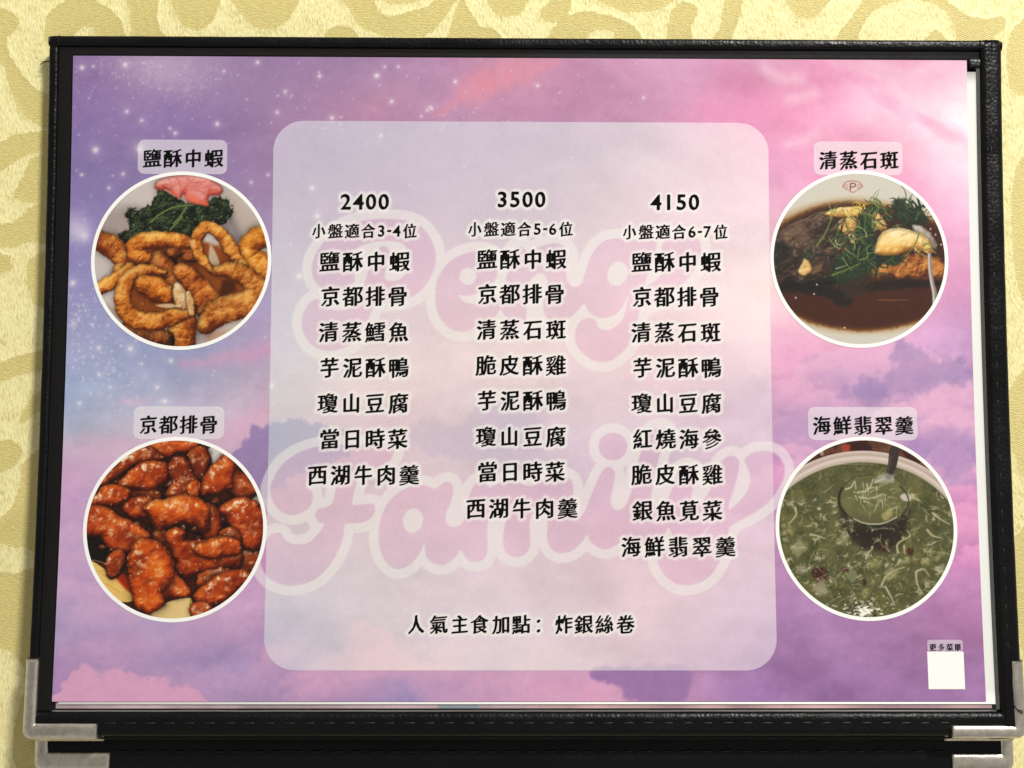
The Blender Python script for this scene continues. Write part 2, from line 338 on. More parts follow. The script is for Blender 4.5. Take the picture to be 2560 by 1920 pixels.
def paint_fish():
    c = Canvas(0, 0, 1700, 1660, 3.4)
    rng = np.random.default_rng(12)
    c.I[:] = C(216, 211, 198)
    c.patch([(-80, 620), (60, 470), (300, 360), (520, 295), (740, 268), (950, 285), (1200, 330), (1450, 420), (1700, 560), (1850, 900), (1750, 1250), (1450, 1390), (1150, 1470), (900, 1490), (700, 1485), (400, 1430), (100, 1270), (-80, 1000)], C(196, 168, 128), .9, 40)
    sauce = [(-60, 700), (90, 520), (300, 400), (520, 325), (740, 300), (950, 320), (1200, 370), (1450, 450), (1660, 580), (1800, 900), (1700, 1200), (1450, 1350), (1150, 1440), (900, 1470), (700, 1460), (500, 1425), (330, 1375), (120, 1250), (-60, 1000)]
    c.patch(sauce, C(122, 70, 22), .9, 26, 8)
    c.patch([(a*0.965+30, b*0.955+45) for a, b in sauce], C(74, 33, 14), .97, 34, 10)
    c.mix((slice(None), slice(None)), .5*sstep(.45, .8, fbm(c.X/60, c.Y/60, 21))*(c.I[..., 0] < .4), C(88, 42, 20))
    c.patch([(60, 1020), (300, 1030), (600, 1090), (760, 1180), (680, 1240), (560, 1180), (300, 1120), (90, 1110)], C(24, 14, 10), .9, 26, 14)
    c.patch([(560, 1080), (760, 1130), (720, 1240), (600, 1220)], C(30, 26, 20), .8, 24, 14)
    c.patch([(700, 1060), (1000, 1030), (1300, 1000), (1560, 1010), (1540, 1060), (1200, 1090), (900, 1110)], C(26, 16, 12), .8, 22, 14)
    body = [(-60, 700), (160, 530), (340, 440), (500, 385), (650, 400), (760, 560), (800, 800), (780, 960), (640, 1040), (420, 1060), (200, 1060), (-60, 1000)]
    c.blob(body, 130, (16, 12, 10), (64, 46, 36), (120, 94, 76), warp=14, seed=150, bump=24, bscale=60, fine=7, spec=.3, sp=22, shadow=.3, var=.7)
    c.patch([(240, 640), (330, 600), (420, 720), (480, 760), (420, 800), (330, 760)], C(112, 88, 70), .55, 26, 20)
    c.patch([(560, 640), (680, 600), (740, 680), (700, 780), (600, 760)], C(84, 56, 46), .7, 22, 14)
    c.patch([(60, 700), (150, 660), (200, 800), (80, 860)], C(22, 22, 18), .8, 30, 14)
    c.line([(180, 520), (330, 465), (430, 410), (520, 395)], 8, C(170, 140, 110), .6, 4)
    for p in ([(250, 690), (300, 670)], [(330, 690), (350, 680)], [(540, 800), (550, 860)], [(640, 700), (680, 770), (720, 700)]):
        c.line(p, 7, C(190, 180, 170), .6, 4)
    for i in range(130):                                   # skin glints, torn skin and sauce run through it
        x, y = rng.uniform(60, 780), rng.uniform(440, 1040); a = rng.normal(.15, .5); L = rng.uniform(14, 70)
        c.line([(x, y), (x+L*.5*math.cos(a), y+L*.5*math.sin(a)+6), (x+L*math.cos(a), y+L*math.sin(a))], rng.uniform(5, 16), C(*rng.choice([[26, 16, 12], [104, 72, 52], [140, 108, 84], [74, 40, 22], [34, 22, 16]])), rng.uniform(.2, .6), 6, 4)
    c.patch([(480, 900), (700, 820), (860, 900), (900, 1060), (800, 1170), (700, 1150), (640, 1040)], C(58, 44, 34), .8, 22, 26)
    # flaky flesh
    f = dict(bump=18, bscale=44, fine=4, warp=9, wscale=34, shadow=.3)
    c.blob([(500, 420), (580, 370), (700, 345), (850, 355), (850, 430), (720, 450), (600, 440)], 40, (170, 110, 50), (226, 184, 106), (248, 220, 160), seed=160, **f)
    c.blob([(640, 480), (740, 440), (810, 480), (790, 570), (730, 620), (640, 560)], 55, (130, 80, 30), (214, 160, 90), (244, 206, 146), seed=161, **f)
    c.blob([(850, 420), (960, 380), (1050, 470), (1080, 560), (960, 560), (880, 500)], 50, (140, 84, 36), (212, 160, 96), (240, 200, 140), seed=162, **f)
    c.blob([(720, 600), (790, 590), (820, 660), (760, 690)], 30, (150, 100, 60), (222, 180, 130), (246, 216, 176), seed=163, **f)
    c.blob([(930, 920), (1100, 830), (1280, 770), (1440, 790), (1560, 810), (1620, 920), (1540, 1030), (1300, 1010), (1100, 1000), (960, 1000)], 90, (84, 40, 14), (166, 100, 42), (216, 150, 80), seed=164, shadow=.2, bump=26, bscale=44, fine=7, warp=24, wscale=44, var=.9)
    c.blob([(270, 930), (300, 860), (340, 815), (395, 890), (385, 950), (310, 970)], 40, (170, 120, 60), (222, 186, 120), (246, 222, 166), seed=165, **f)
    c.patch([(400, 900), (480, 860), (500, 830), (470, 920), (400, 960)], C(140, 110, 80), .7, 12)
    # chopped greens
    def bunch(n, x0, x1, y0, y1, cols, L0, L1, w=13, al=1):
        for i in range(n):
            x, y = rng.uniform(x0, x1), rng.uniform(y0, y1); a = rng.uniform(0, 6.28); L = rng.uniform(L0, L1); b = rng.uniform(-1.5, 1.5)
            pts = [(x, y)]
            for j in range(4):
                pts.append((pts[-1][0]+L/4*math.cos(a+b*j/2), pts[-1][1]+L/4*math.sin(a+b*j/2)))
            c.line(pts, w*rng.uniform(.6, 1.5), C(*cols[rng.integers(len(cols))]), al, 2.5, 4)
    dk = [(30, 48, 32), (44, 66, 40), (26, 38, 28), (58, 84, 52)]; lt = [(96, 118, 60), (140, 152, 88), (76, 102, 56), (176, 180, 128)]
    c.patch([(1130, 290), (1200, 270), (1280, 340), (1400, 420), (1440, 480), (1340, 520), (1220, 510), (1150, 420)], C(34, 48, 34), .9, 18, 24)
    c.patch([(610, 820), (740, 740), (900, 680), (960, 760), (1100, 800), (1220, 790), (1150, 880), (980, 860), (900, 960), (760, 1010), (640, 1030), (590, 940)], C(36, 56, 32), .93, 16, 26)
    c.patch([(820, 440), (900, 420), (960, 560), (960, 680), (860, 680), (800, 560)], C(38, 60, 34), .85, 18, 24)
    bunch(46, 1130, 1420, 290, 500, dk, 90, 190); bunch(10, 1150, 1420, 300, 470, lt[:1]+dk, 80, 150, 9)
    bunch(34, 860, 1160, 330, 500, dk+lt[:1], 90, 190); bunch(100, 580, 1020, 600, 1000, dk, 90, 230); bunch(26, 960, 1230, 760, 860, dk, 80, 170)
    bunch(22, 800, 960, 440, 680, dk+lt[:1], 90, 200); bunch(20, 350, 470, 690, 840, dk, 40, 100); bunch(40, 540, 1200, 320, 740, lt, 80, 220, 9)
    bunch(16, 600, 980, 700, 960, lt, 80, 180, 7); bunch(12, 680, 880, 340, 400, [(220, 196, 70), (236, 214, 120)], 40, 110, 8)
    # big pale piece of flesh on the spoon
    c.blob([(1290, 520), (1400, 530), (1500, 620), (1530, 720), (1480, 760), (1380, 660)], 60, (90, 70, 60), (170, 158, 150), (226, 220, 214), seed=170, bump=12, bscale=60, spec=.8, sp=20)
    c.blob([(965, 730), (990, 640), (1030, 580), (1110, 545), (1200, 540), (1350, 580), (1440, 630), (1490, 720), (1460, 780), (1330, 740), (1200, 770), (1090, 790), (970, 775)], 95, (176, 118, 44), (240, 206, 130), (255, 238, 190), seed=171, bump=20, bscale=90, fine=3, warp=6, wscale=40, shadow=.3)
    c.patch([(980, 700), (1090, 680), (1200, 700), (1180, 750), (1060, 770)], C(236, 176, 82), .55, 34, 16)
    for i in range(26):                                    # flakes of the flesh
        x, y = rng.uniform(1000, 1440), rng.uniform(570, 760); c.line([(x, y), (x+14, y-16), (x+36, y-22)], rng.uniform(5, 12), C(*rng.choice([[206, 150, 76], [255, 246, 216], [226, 180, 110]])), .55, 5)
    for i in range(20):
        x, y = rng.uniform(1300, 1480), rng.uniform(620, 780); c.line([(x, y), (x+rng.uniform(-10, 30), y+12), (x+rng.uniform(0, 40), y+30)], 9, C(*rng.choice([[244, 222, 160], [216, 176, 110], [180, 150, 90]])), .8, 3)
    for p in ([(1360, 590), (1330, 680), (1250, 790)], [(1400, 700), (1450, 680), (1470, 720), (1360, 750)], [(440, 700), (520, 580), (570, 460), (620, 360)], [(580, 965), (700, 920), (830, 860)], [(830, 830), (900, 800), (890, 730), (930, 690)]):
        c.line(p, 15, C(120, 138, 66), .95, 3, 7)
    c.line([(1350, 265), (1370, 350), (1400, 430), (1450, 470)], 22, C(34, 54, 34), 1, 3, 12)
    c.line([(1455, 780), (1460, 900), (1480, 1040), (1500, 1120), (1505, 1230)], 34, C(150, 138, 134), 1, 3, 46)
    c.line([(1450, 780), (1453, 900), (1474, 1040), (1490, 1120), (1495, 1230)], 12, C(226, 220, 216), .9, 4, 14)
    c.line([(1000, 1190), (1150, 1192), (1275, 1186)], 8, C(176, 128, 80), .7, 4, 4)
    for i in range(120):
        x, y = rng.uniform(100, 1560), rng.uniform(480, 1400)
        c.patch([(x, y), (x+8, y-3), (x+5, y+6)], C(*rng.choice([[200, 180, 160], [150, 110, 70], [110, 70, 40]])), .45, 4)
    for x, y in [(415, 1135), (690, 1440), (440, 1050), (250, 1170), (1465, 550), (1510, 600), (1560, 690)]:
        c.patch([(x-7, y-5), (x+7, y-6), (x+6, y+7), (x-6, y+6)], C(240, 226, 210), .9, 5)
    # small red rim emblem with a letter on the plate
    red = C(178, 92, 84)
    c.line([(672, 168), (700, 130), (762, 116), (824, 130), (852, 168)], 8, red, .85, 3)
    c.line([(672, 168), (700, 190), (735, 205), (765, 218), (795, 205), (826, 188), (852, 168)], 6, red, .6, 3)
    for p in ([(684, 152), (724, 150)], [(682, 168), (722, 168)], [(690, 184), (722, 184)], [(804, 150), (842, 154)], [(804, 168), (846, 168)], [(804, 184), (836, 182)], [(736, 208), (765, 222), (792, 208)]):
        c.line(p, 6, red, .6, 3)
    c.line([(742, 196), (744, 140)], 11, C(150, 72, 70), 1, 3)
    c.line([(744, 140), (775, 138), (790, 152), (778, 168), (746, 172)], 10, C(150, 72, 70), 1, 3)
    c.grain(.04, 6)
    return c

def paint_soup():
    c = Canvas(0, 0, 1700, 1660, 3.4)
    rng = np.random.default_rng(14)
    c.I[:] = C(70, 34, 26)
    A = slice(None), slice(None)
    c.mix(A, sstep(.4, .7, fbm(c.X/70, c.Y/70, 30)), C(110, 66, 48))
    c.mix(A, .8*sstep(.62, .75, fbm(c.X/60+5, c.Y/60, 33)), C(208, 180, 160))
    c.patch([(680, 120), (720, 60), (860, 60), (900, 130), (1010, 150), (1000, 190), (700, 150)], C(58, 20, 18), .9, 10, 20)
    c.patch([(860, 40), (980, 50), (1150, 110), (1040, 160), (880, 100)], C(104, 68, 44), .8, 14, 20)
    c.patch([(1150, 130), (1450, 340), (1500, 420), (1300, 300)], C(66, 26, 22), .9, 14, 14)
    c.patch([(1280, 230), (1430, 330), (1400, 345), (1290, 290)], C(130, 44, 26), .7, 12, 10)
    c.patch([(620, 80), (690, 84), (680, 140), (630, 130)], C(178, 70, 50), .8, 8, 8)
    def ell(cx, cy, rx, ry): return np.sqrt(((c.X-cx)/rx)**2+((c.Y-cy)/ry)**2)
    e = ell(800, 1010, 1000, 880)
    c.mix(A, sstep(1.004, .996, e), C(206, 190, 180)); c.mix(A, .6*sstep(.022, .0, abs(e-.962)), C(176, 156, 146)); c.mix(A, .5*sstep(.02, .0, abs(e-.93)), C(226, 214, 204))
    e2 = ell(800, 1075, 940, 842)
    c.mix(A, .6*sstep(1.04, .98, e2), C(150, 142, 118))
    g = sstep(1.006, .994, e2)
    c.mix(A, g, C(90, 91, 58)); c.mix(A, g*.6*sstep(.4, .75, fbm(c.X/130, c.Y/110, 34)), C(122, 118, 70)); c.mix(A, g*.6*sstep(.5, .8, fbm(c.X/90+9, c.Y/80, 37)), C(66, 72, 38))
    c.mix(A, g*.45*sstep(.55, .8, fbm(c.X/24, c.Y/20, 41)), C(138, 134, 92))
    c.patch([(600, 640), (700, 760), (900, 800), (1100, 760), (1200, 640), (1180, 860), (1080, 980), (900, 1010), (740, 960), (640, 820)], C(44, 36, 28), .85, 46, 20)
    c.patch([(660, 680), (760, 770), (900, 795), (1060, 770), (1150, 690), (1120, 860), (900, 920), (720, 860)], C(40, 32, 26), .5, 40)
    for p in ([(350, 1200), (430, 1160), (490, 1190), (480, 1270), (400, 1290)], [(620, 1170), (680, 1160), (670, 1210)], [(800, 1250), (840, 1290), (810, 1320)], [(1190, 1000), (1240, 990), (1240, 1050), (1195, 1050)], [(940, 960), (1040, 950), (1020, 1010), (950, 1010)]):
        c.patch(p, C(66, 28, 24), .8, 14, 10)
    pale = [(196, 188, 154), (172, 168, 124), (206, 198, 172), (158, 152, 104)]
    def worms(n, x0, x1, y0, y1, L0, L1, w=11, al=.75):
        for i in range(n):
            x, y = rng.uniform(x0, x1), rng.uniform(y0, y1); a = rng.uniform(0, 6.28); L = rng.uniform(L0, L1); b = rng.uniform(-.6, .6)
            if math.hypot((x-800)/900, (y-1075)/800) > 1: continue
            P = [(x, y)]
            for j in range(3): P.append((P[-1][0]+L/3*math.cos(a+b*j), P[-1][1]+L/3*math.sin(a+b*j)*.8))
            c.line(P, w*rng.uniform(.5, 1.3), C(*pale[rng.integers(4)]), al*rng.uniform(.4, 1), 4, 4)
    worms(210, 60, 1640, 280, 1600, 40, 130)
    for i in range(120):                                   # torn wisps of egg white and fish
        x, y = rng.uniform(90, 1600), rng.uniform(520, 1540); r = rng.uniform(14, 46); a0 = rng.uniform(0, 6.28)
        for q in range(int(rng.integers(3, 8))):
            a = a0+rng.normal(0, .7); x1, y1 = x+rng.normal(0, r*.4), y+rng.normal(0, r*.35)
            c.line([(x1, y1), (x1+r*.6*math.cos(a), y1+r*.5*math.sin(a)), (x1+r*1.3*math.cos(a+.4), y1+r*math.sin(a+.4))], rng.uniform(6, 20), C(*pale[rng.integers(4)]), rng.uniform(.25, .7), 5, 4)
    for cx, cy, r in [(150, 840, 44), (615, 920, 44), (1370, 1110, 40), (230, 985, 62), (1040, 1210, 62), (820, 1390, 42), (910, 1130, 50), (260, 1180, 44), (1490, 1160, 34), (440, 1340, 70)]:
        c.patch([(cx+r*math.cos(t)*rng.uniform(.7, 1.4), cy+r*math.sin(t)*rng.uniform(.6, 1.2)) for t in np.linspace(0, 5.6, 8)], C(*rng.choice([[208, 198, 178], [178, 170, 116], [190, 184, 148]])), .5, 22, 30, 18, int(cx))
    c.patch([(690, 1180), (740, 1190), (740, 1270), (700, 1290), (665, 1240)], C(132, 134, 104), .85, 6, 5)
    for p in ([(205, 640), (215, 690), (180, 740), (145, 780)], [(1110, 1030), (1105, 960), (1150, 920), (1220, 880), (1190, 830)], [(1165, 970), (1170, 1040)], [(1270, 1200), (1280, 1300), (1330, 1400)], [(1280, 1190), (1340, 1175), (1390, 1240)], [(1000, 1330), (1040, 1400), (1085, 1490)], [(960, 1330), (1000, 1250), (1060, 1190)], [(1420, 680), (1480, 730), (1570, 780)], [(1370, 830), (1420, 880), (1500, 900)], [(340, 870), (400, 880), (470, 905)], [(830, 1080), (850, 1030), (885, 1000)]):
        c.line(p, 20, C(196, 186, 152), .85, 5, 8)
    # ladle
    L = ell(905, 560, 312, 222); inn = sstep(1.0, .97, L)
    c.mix(A, inn*.9, C(104, 106, 66)); c.mix(A, inn*.6*sstep(.42, .75, fbm(c.X/80, c.Y/60, 51)), C(128, 126, 84))
    c.mix(A, inn*sstep(650, 740, c.Y)*.6, C(104, 94, 66))
    for i in range(46):
        t, r = rng.uniform(0, 6.28), rng.uniform(0, .8)
        x, y = 905+300*r*math.cos(t), 545+200*r*math.sin(t); a = rng.uniform(-.5, .5)+(0 if rng.random() < .6 else 1.5); l = rng.uniform(30, 100)
        c.line([(x, y), (x+l*.5*math.cos(a), y+l*.5*math.sin(a)-8), (x+l*math.cos(a), y+l*math.sin(a))], rng.uniform(6, 15), C(*pale[rng.integers(4)]), .75, 4, 4)
    for p in ([(650, 470), (700, 450), (730, 400), (740, 470)], [(760, 495), (840, 480), (880, 420), (890, 380)], [(770, 540), (840, 550), (900, 540)], [(910, 410), (980, 380), (1060, 370)]):
        c.line(p, 16, C(196, 190, 168), .9, 4, 8)
    c.patch([(900, 390), (980, 350), (1070, 360), (1070, 410), (960, 420)], C(190, 190, 176), .6, 12, 16)
    c.patch([(1130, 530), (1180, 500), (1225, 540), (1210, 575), (1150, 565)], C(206, 198, 186), .9, 6, 6)
    c.patch([(970, 690), (1040, 640), (1060, 690), (1000, 750)], C(178, 170, 112), .7, 12, 12)
    c.line([(620, 460), (592, 530), (600, 620), (650, 690)], 24, C(40, 42, 30), .9, 4, 26)
    c.line([(1130, 440), (1200, 540), (1195, 630), (1140, 700)], 14, C(44, 46, 34), .8, 4, 10)
    c.line([(640, 430), (740, 360), (900, 338)], 9, C(60, 62, 40), .7, 4)
    c.line([(720, 730), (800, 765), (900, 778), (1000, 765), (1100, 715)], 9, C(206, 204, 184), .9, 3)
    c.line([(650, 690), (730, 750), (830, 790), (960, 792), (1080, 745)], 16, C(34, 30, 24), .6, 6)
    c.line([(1080, 130), (1062, 250), (1030, 350)], 92, C(62, 52, 48), 1, 3, 64); c.line([(1050, 180), (1035, 260), (1010, 345)], 16, C(106, 92, 84), .6, 8)
    c.patch([(930, 350), (1000, 330), (1070, 345), (1060, 385), (960, 370)], C(170, 168, 156), .7, 10, 14)
    # light glinting off the surface at the near rim of the bowl
    for i in range(90):
        x, y = rng.normal(800, 110), rng.normal(1510, 50); r = rng.uniform(4, 15)
        c.patch([(x+r*math.cos(t)*rng.uniform(.6, 1.5), y+r*math.sin(t)*rng.uniform(.5, 1.1)) for t in np.linspace(0, 5.2, 6)], C(*rng.choice([[245, 240, 226], [214, 206, 190], [60, 56, 40]])), rng.uniform(.4, .9), 4)
    for i in range(70):
        x, y = rng.normal(795, 55), rng.normal(1560, 28); r = rng.uniform(5, 17)
        c.patch([(x+r*math.cos(t)*rng.uniform(.5, 1.8), y+r*math.sin(t)*rng.uniform(.4, 1.0)) for t in np.linspace(0, 5.2, 6)], C(250, 246, 236), rng.uniform(.5, .95), 4)
    for i in range(24):
        x = 560+12*i; c.patch([(x, 248), (x+8, 244), (x+10, 250)], C(226, 220, 200), .6, 4)
    for i in range(260):                                   # wet glints
        x, y = rng.normal(840, 330), rng.normal(1300, 190)
        c.line([(x, y), (x+rng.uniform(4, 16), y+rng.uniform(-8, 8))], rng.uniform(3, 7), C(*rng.choice([[232, 228, 206], [40, 42, 26], [206, 200, 170]])), rng.uniform(.3, .8), 3)
    c.I = c.I*1.03
    c.grain(.05, 7)
    return c

# ---- sky artwork of the sheet, in photo-grid units of 2560 x 1920 ----
SKY = """160,140,148,118,172;400,140,168,140,182;600,140,158,125,172;800,140,168,130,172;980,140,186,134,174;1100,140,205,142,176;1300,140,200,140,180;1500,140,214,152,192;1650,140,222,155,190;1800,140,238,164,200;2000,140,240,172,205
160,250,143,118,177;400,250,150,122,178;600,250,163,128,172;800,250,186,136,175;1000,250,190,140,178;1200,250,196,140,180;1400,250,208,148,186;1600,250,228,150,190;1750,250,236,158,194;1900,250,246,190,216;2080,260,255,236,244
160,450,143,128,188;280,350,148,125,180;560,450,165,138,182;700,450,176,142,182;900,450,186,142,182;1125,450,196,146,186;1400,450,216,160,192;1600,420,232,164,200;1720,420,234,166,202;2075,450,250,190,222;1900,330,248,160,200
150,600,152,146,202;590,600,174,158,198;800,600,188,160,198;1125,600,206,168,200;1400,600,232,184,206;1660,600,250,214,216;2075,620,228,160,206
146,750,164,168,210;400,760,162,165,206;572,740,184,164,202;750,750,190,170,204;1125,750,226,188,208;1400,750,236,186,206;1660,690,244,196,214;1690,780,234,166,204;1860,790,226,166,206;2085,750,205,156,206
140,850,168,182,220;300,850,178,182,214;510,850,196,180,206;750,850,212,186,206;1125,850,222,182,200;1400,850,220,172,200;1700,850,222,160,198;1900,850,198,152,196;2085,850,200,145,198
136,950,196,186,216;270,960,208,190,214;540,930,214,178,206;750,920,222,176,198;1125,950,186,150,186;1400,950,200,156,192;1690,950,206,150,200;2060,950,190,146,200
130,1050,216,162,210;165,1120,206,162,208;560,1060,190,150,190;750,1060,206,158,192;1125,1060,212,160,196;1400,1060,206,150,190;1690,1050,214,160,205;2088,1050,216,150,200
122,1200,196,156,206;180,1260,192,158,208;575,1200,196,150,196;750,1200,198,160,198;1125,1200,214,164,196;1400,1200,212,154,192;1690,1200,196,142,192;2095,1180,220,140,196;2100,1260,196,132,188
120,1350,184,164,210;300,1345,190,166,208;470,1340,200,166,206;575,1340,200,160,204;800,1320,190,160,204;1125,1320,208,164,200;1400,1320,206,156,196;1690,1340,170,124,178;1880,1360,172,124,178;2100,1330,186,126,180
118,1430,176,140,194;350,1420,174,152,200;480,1430,176,152,202;800,1420,186,160,206;1125,1420,204,158,200;1400,1420,196,144,190;1690,1430,166,120,176;2108,1430,168,118,172
118,1500,170,128,184;330,1500,206,150,192;500,1490,170,145,194;700,1500,186,150,196;900,1500,166,142,194;1020,1490,204,152,194;1300,1490,220,156,196;1450,1490,196,142,186;1620,1500,160,116,176;1900,1500,162,115,172;2110,1500,162,116,172"""
PANEL = """600,290,200,186,212;800,300,202,188,210;1125,300,208,192,212;1400,300,222,202,218;1640,300,240,204,222
592,450,202,192,212;800,460,206,190,210;1125,450,214,199,214;1400,450,226,205,216;1655,450,245,216,230
590,620,208,204,219;800,620,222,204,217;1125,620,228,210,219;1400,620,240,216,224;1655,620,250,226,228
588,760,215,211,224;800,770,232,216,220;1125,770,238,216,219;1400,770,242,212,220;1660,740,246,218,226
585,860,220,213,222;800,850,234,214,217;1125,860,226,206,213;1400,860,230,204,215;1662,850,226,198,219
582,960,214,204,217;800,950,226,202,212;1125,950,212,194,211;1400,950,216,194,212;1665,950,222,194,217
580,1100,222,202,215;800,1100,226,204,216;1125,1100,226,200,215;1400,1100,226,196,214;1668,1100,228,198,219
577,1260,214,205,219;800,1260,222,208,219;1125,1260,226,206,218;1400,1260,232,204,217;1670,1260,224,198,219
575,1420,206,196,221;800,1420,220,206,220;1125,1420,228,210,221;1400,1420,226,200,217;1672,1420,212,186,215"""

def field(txt, X, Y):
    q = np.array([[float(v) for v in t.split(',')] for r in txt.split('\n') for t in r.split(';')])
    k = 1.15732
    px, py, col = q[:, 0]*k, q[:, 1]*k, q[:, 2:]/255
    ker = lambda dx, dy: np.sqrt(dx*dx+dy*dy+70.**2)
    A = ker(px[:, None]-px, py[:, None]-py)
    n = len(px); M = np.zeros((n+1, n+1)); M[:n, :n] = A+np.eye(n)*2; M[:n, n] = 1; M[n, :n] = 1
    W = np.linalg.solve(M, np.vstack([col, np.zeros((1, 3))]))
    out = np.zeros(X.shape+(3,))+W[n]
    for i in range(n):
        out += ker(X-px[i], Y-py[i])[..., None]*W[i]
    return out

def tr(pts, ox, oy, s):
    return np.array(pts, float)/s+[ox, oy]

# the large pale lettering printed behind the dishes, as outlines of the pink letter bodies
LETTERS = [
 tr([(300,640),(330,520),(420,390),(560,270),(730,205),(900,180),(1060,178),(1220,200),(1340,260),(1430,380),(1470,520),(1450,660),(1390,780),(1300,880),(1180,940),(1050,960),(960,965),(890,990),(840,1110),(780,1220),(690,1340),(580,1400),(450,1425),(330,1390),(250,1310),(205,1190),(215,1080),(270,980),(350,935),(420,1000),(520,1040),(620,1030),(700,980),(770,870),(820,700),(890,560),(930,455),(980,435),(1025,470),(1012,600),(990,740),(1100,762),(1190,690),(1230,600),(1215,500),(1160,415),(1050,385),(920,390),(790,420),(700,470),(620,530),(610,610),(690,670),(705,720),(690,780),(620,860),(520,885),(400,840),(320,750)],700,500,3.77),
 np.array([(1097,690),(1113,665),(1140,643),(1178,630),(1217,630),(1240,648),(1244,675),(1235,705),(1205,728),(1170,740),(1146,738),(1165,756),(1195,759),(1225,748),(1250,735),(1262,745),(1250,775),(1230,800),(1200,818),(1165,829),(1135,826),(1113,812),(1095,785),(1088,750),(1090,715)],float),
 tr([(250,440),(310,428),(360,470),(430,455),(480,430),(560,405),(640,400),(700,430),(740,500),(742,580),(720,680),(740,765),(800,800),(860,770),(890,690),(920,590),(970,480),(1050,390),(1150,355),(1300,365),(1450,380),(1545,372),(1550,440),(1520,560),(1470,680),(1445,800),(1430,900),(1400,1010),(1380,1100),(1345,1250),(1270,1370),(1170,1460),(1060,1495),(950,1470),(850,1390),(800,1290),(810,1190),(860,1110),(935,1085),(1000,1120),(1015,1175),(1090,1200),(1180,1165),(1245,1085),(1275,980),(1290,880),(1240,990),(1170,1060),(1080,1088),(1000,1075),(930,1030),(885,960),(800,1050),(720,1105),(620,1115),(540,1080),(510,1000),(515,900),(540,800),(545,730),(500,680),(440,690),(390,740),(370,850),(355,1000),(350,1100),(300,1160),(220,1150),(150,1060),(120,1000),(130,900),(160,760),(190,620),(225,490)],1220,500,3.687),
 tr([(1600,430),(1650,360),(1800,330),(1930,360),(1965,440),(1950,550),(1880,680),(1780,790),(1620,900),(1500,960),(1420,990),(1430,880),(1450,805),(1560,730),(1640,610),(1612,520)],1220,500,3.687),
 tr([(150,680),(180,580),(250,470),(370,380),(520,325),(700,310),(900,300),(1100,290),(1175,310),(1180,370),(1140,440),(1050,490),(920,510),(880,560),(860,650),(830,795),(900,800),(1000,795),(1020,830),(1000,900),(920,950),(800,960),(770,970),(760,1050),(720,1180),(640,1310),(540,1410),(430,1460),(300,1475),(180,1440),(110,1380),(70,1290),(90,1180),(130,1080),(180,1040),(240,1040),(270,1090),(330,1125),(400,1130),(480,1110),(550,1040),(600,965),(550,945),(525,890),(545,840),(600,825),(660,800),(690,700),(700,600),(680,530),(600,500),(510,540),(445,630),(500,700),(500,780),(450,850),(350,890),(250,865),(180,790)],630,1020,3.319),
 tr([(1060,960),(1090,860),(1150,760),(1250,680),(1350,640),(1450,645),(1520,670),(1590,620),(1650,620),(1670,680),(1650,780),(1610,880),(1610,950),(1660,985),(1730,970),(1765,900),(1790,780),(1820,680),(1870,620),(1940,630),(1985,670),(2060,620),(2140,600),(2200,620),(2150,760),(2000,800),(1975,880),(1950,1000),(1955,1150),(1930,1250),(1850,1278),(1780,1250),(1730,1180),(1690,1240),(1600,1300),(1520,1295),(1450,1240),(1430,1130),(1390,1210),(1310,1300),(1210,1338),(1130,1300),(1070,1200),(1050,1080)],630,1020,3.319),
 tr([(-60,600),(31,543),(120,530),(210,560),(270,565),(330,520),(420,490),(510,500),(560,550),(560,640),(545,720),(570,780),(620,780),(650,740),(690,640),(750,500),(790,440),(830,430),(865,470),(855,560),(835,660),(845,720),(885,745),(940,715),(980,620),(1020,450),(1070,270),(1130,170),(1200,140),(1250,170),(1240,240),(1200,310),(1170,430),(1140,560),(1130,640),(1150,700),(1200,700),(1260,640),(1290,560),(1330,460),(1400,430),(1450,470),(1440,560),(1420,640),(1450,690),(1510,670),(1560,590),(1600,470),(1650,380),(1710,345),(1760,370),(1770,430),(1740,560),(1700,680),(1695,740),(1760,690),(1830,600),(1850,500),(1820,410),(1810,370),(1860,330),(1940,310),(2030,330),(2090,400),(2100,480),(2060,580),(1980,690),(1850,780),(1720,850),(1690,900),(1680,960),(1660,1040),(1620,1130),(1560,1220),(1460,1280),(1350,1290),(1250,1240),(1190,1160),(1175,1090),(1200,1040),(1260,1020),(1340,1030),(1430,1010),(1500,950),(1550,850),(1500,920),(1430,960),(1350,960),(1290,930),(1255,870),(1220,930),(1130,990),(1030,1000),(950,960),(890,990),(800,1030),(720,1000),(680,960),(660,925),(620,980),(550,1040),(460,1058),(390,1010),(370,930),(375,850),(360,770),(335,740),(290,740),(250,800),(245,900),(250,1000),(210,1065),(150,1085),(80,1060),(50,980),(60,880),(80,790),(60,720),(-20,700)],1240,1020,2.9105),
 tr([(850+105*math.cos(t),280+100*math.sin(t)) for t in np.linspace(0,6.0,14)],1240,1020,2.9105)]
HOLES = [(1169.5,691,21,21,0),(1220+1195/3.687,500+680/3.687,25,31,.35),(630+1335/3.319,1020+935/3.319,25,31,.25)]

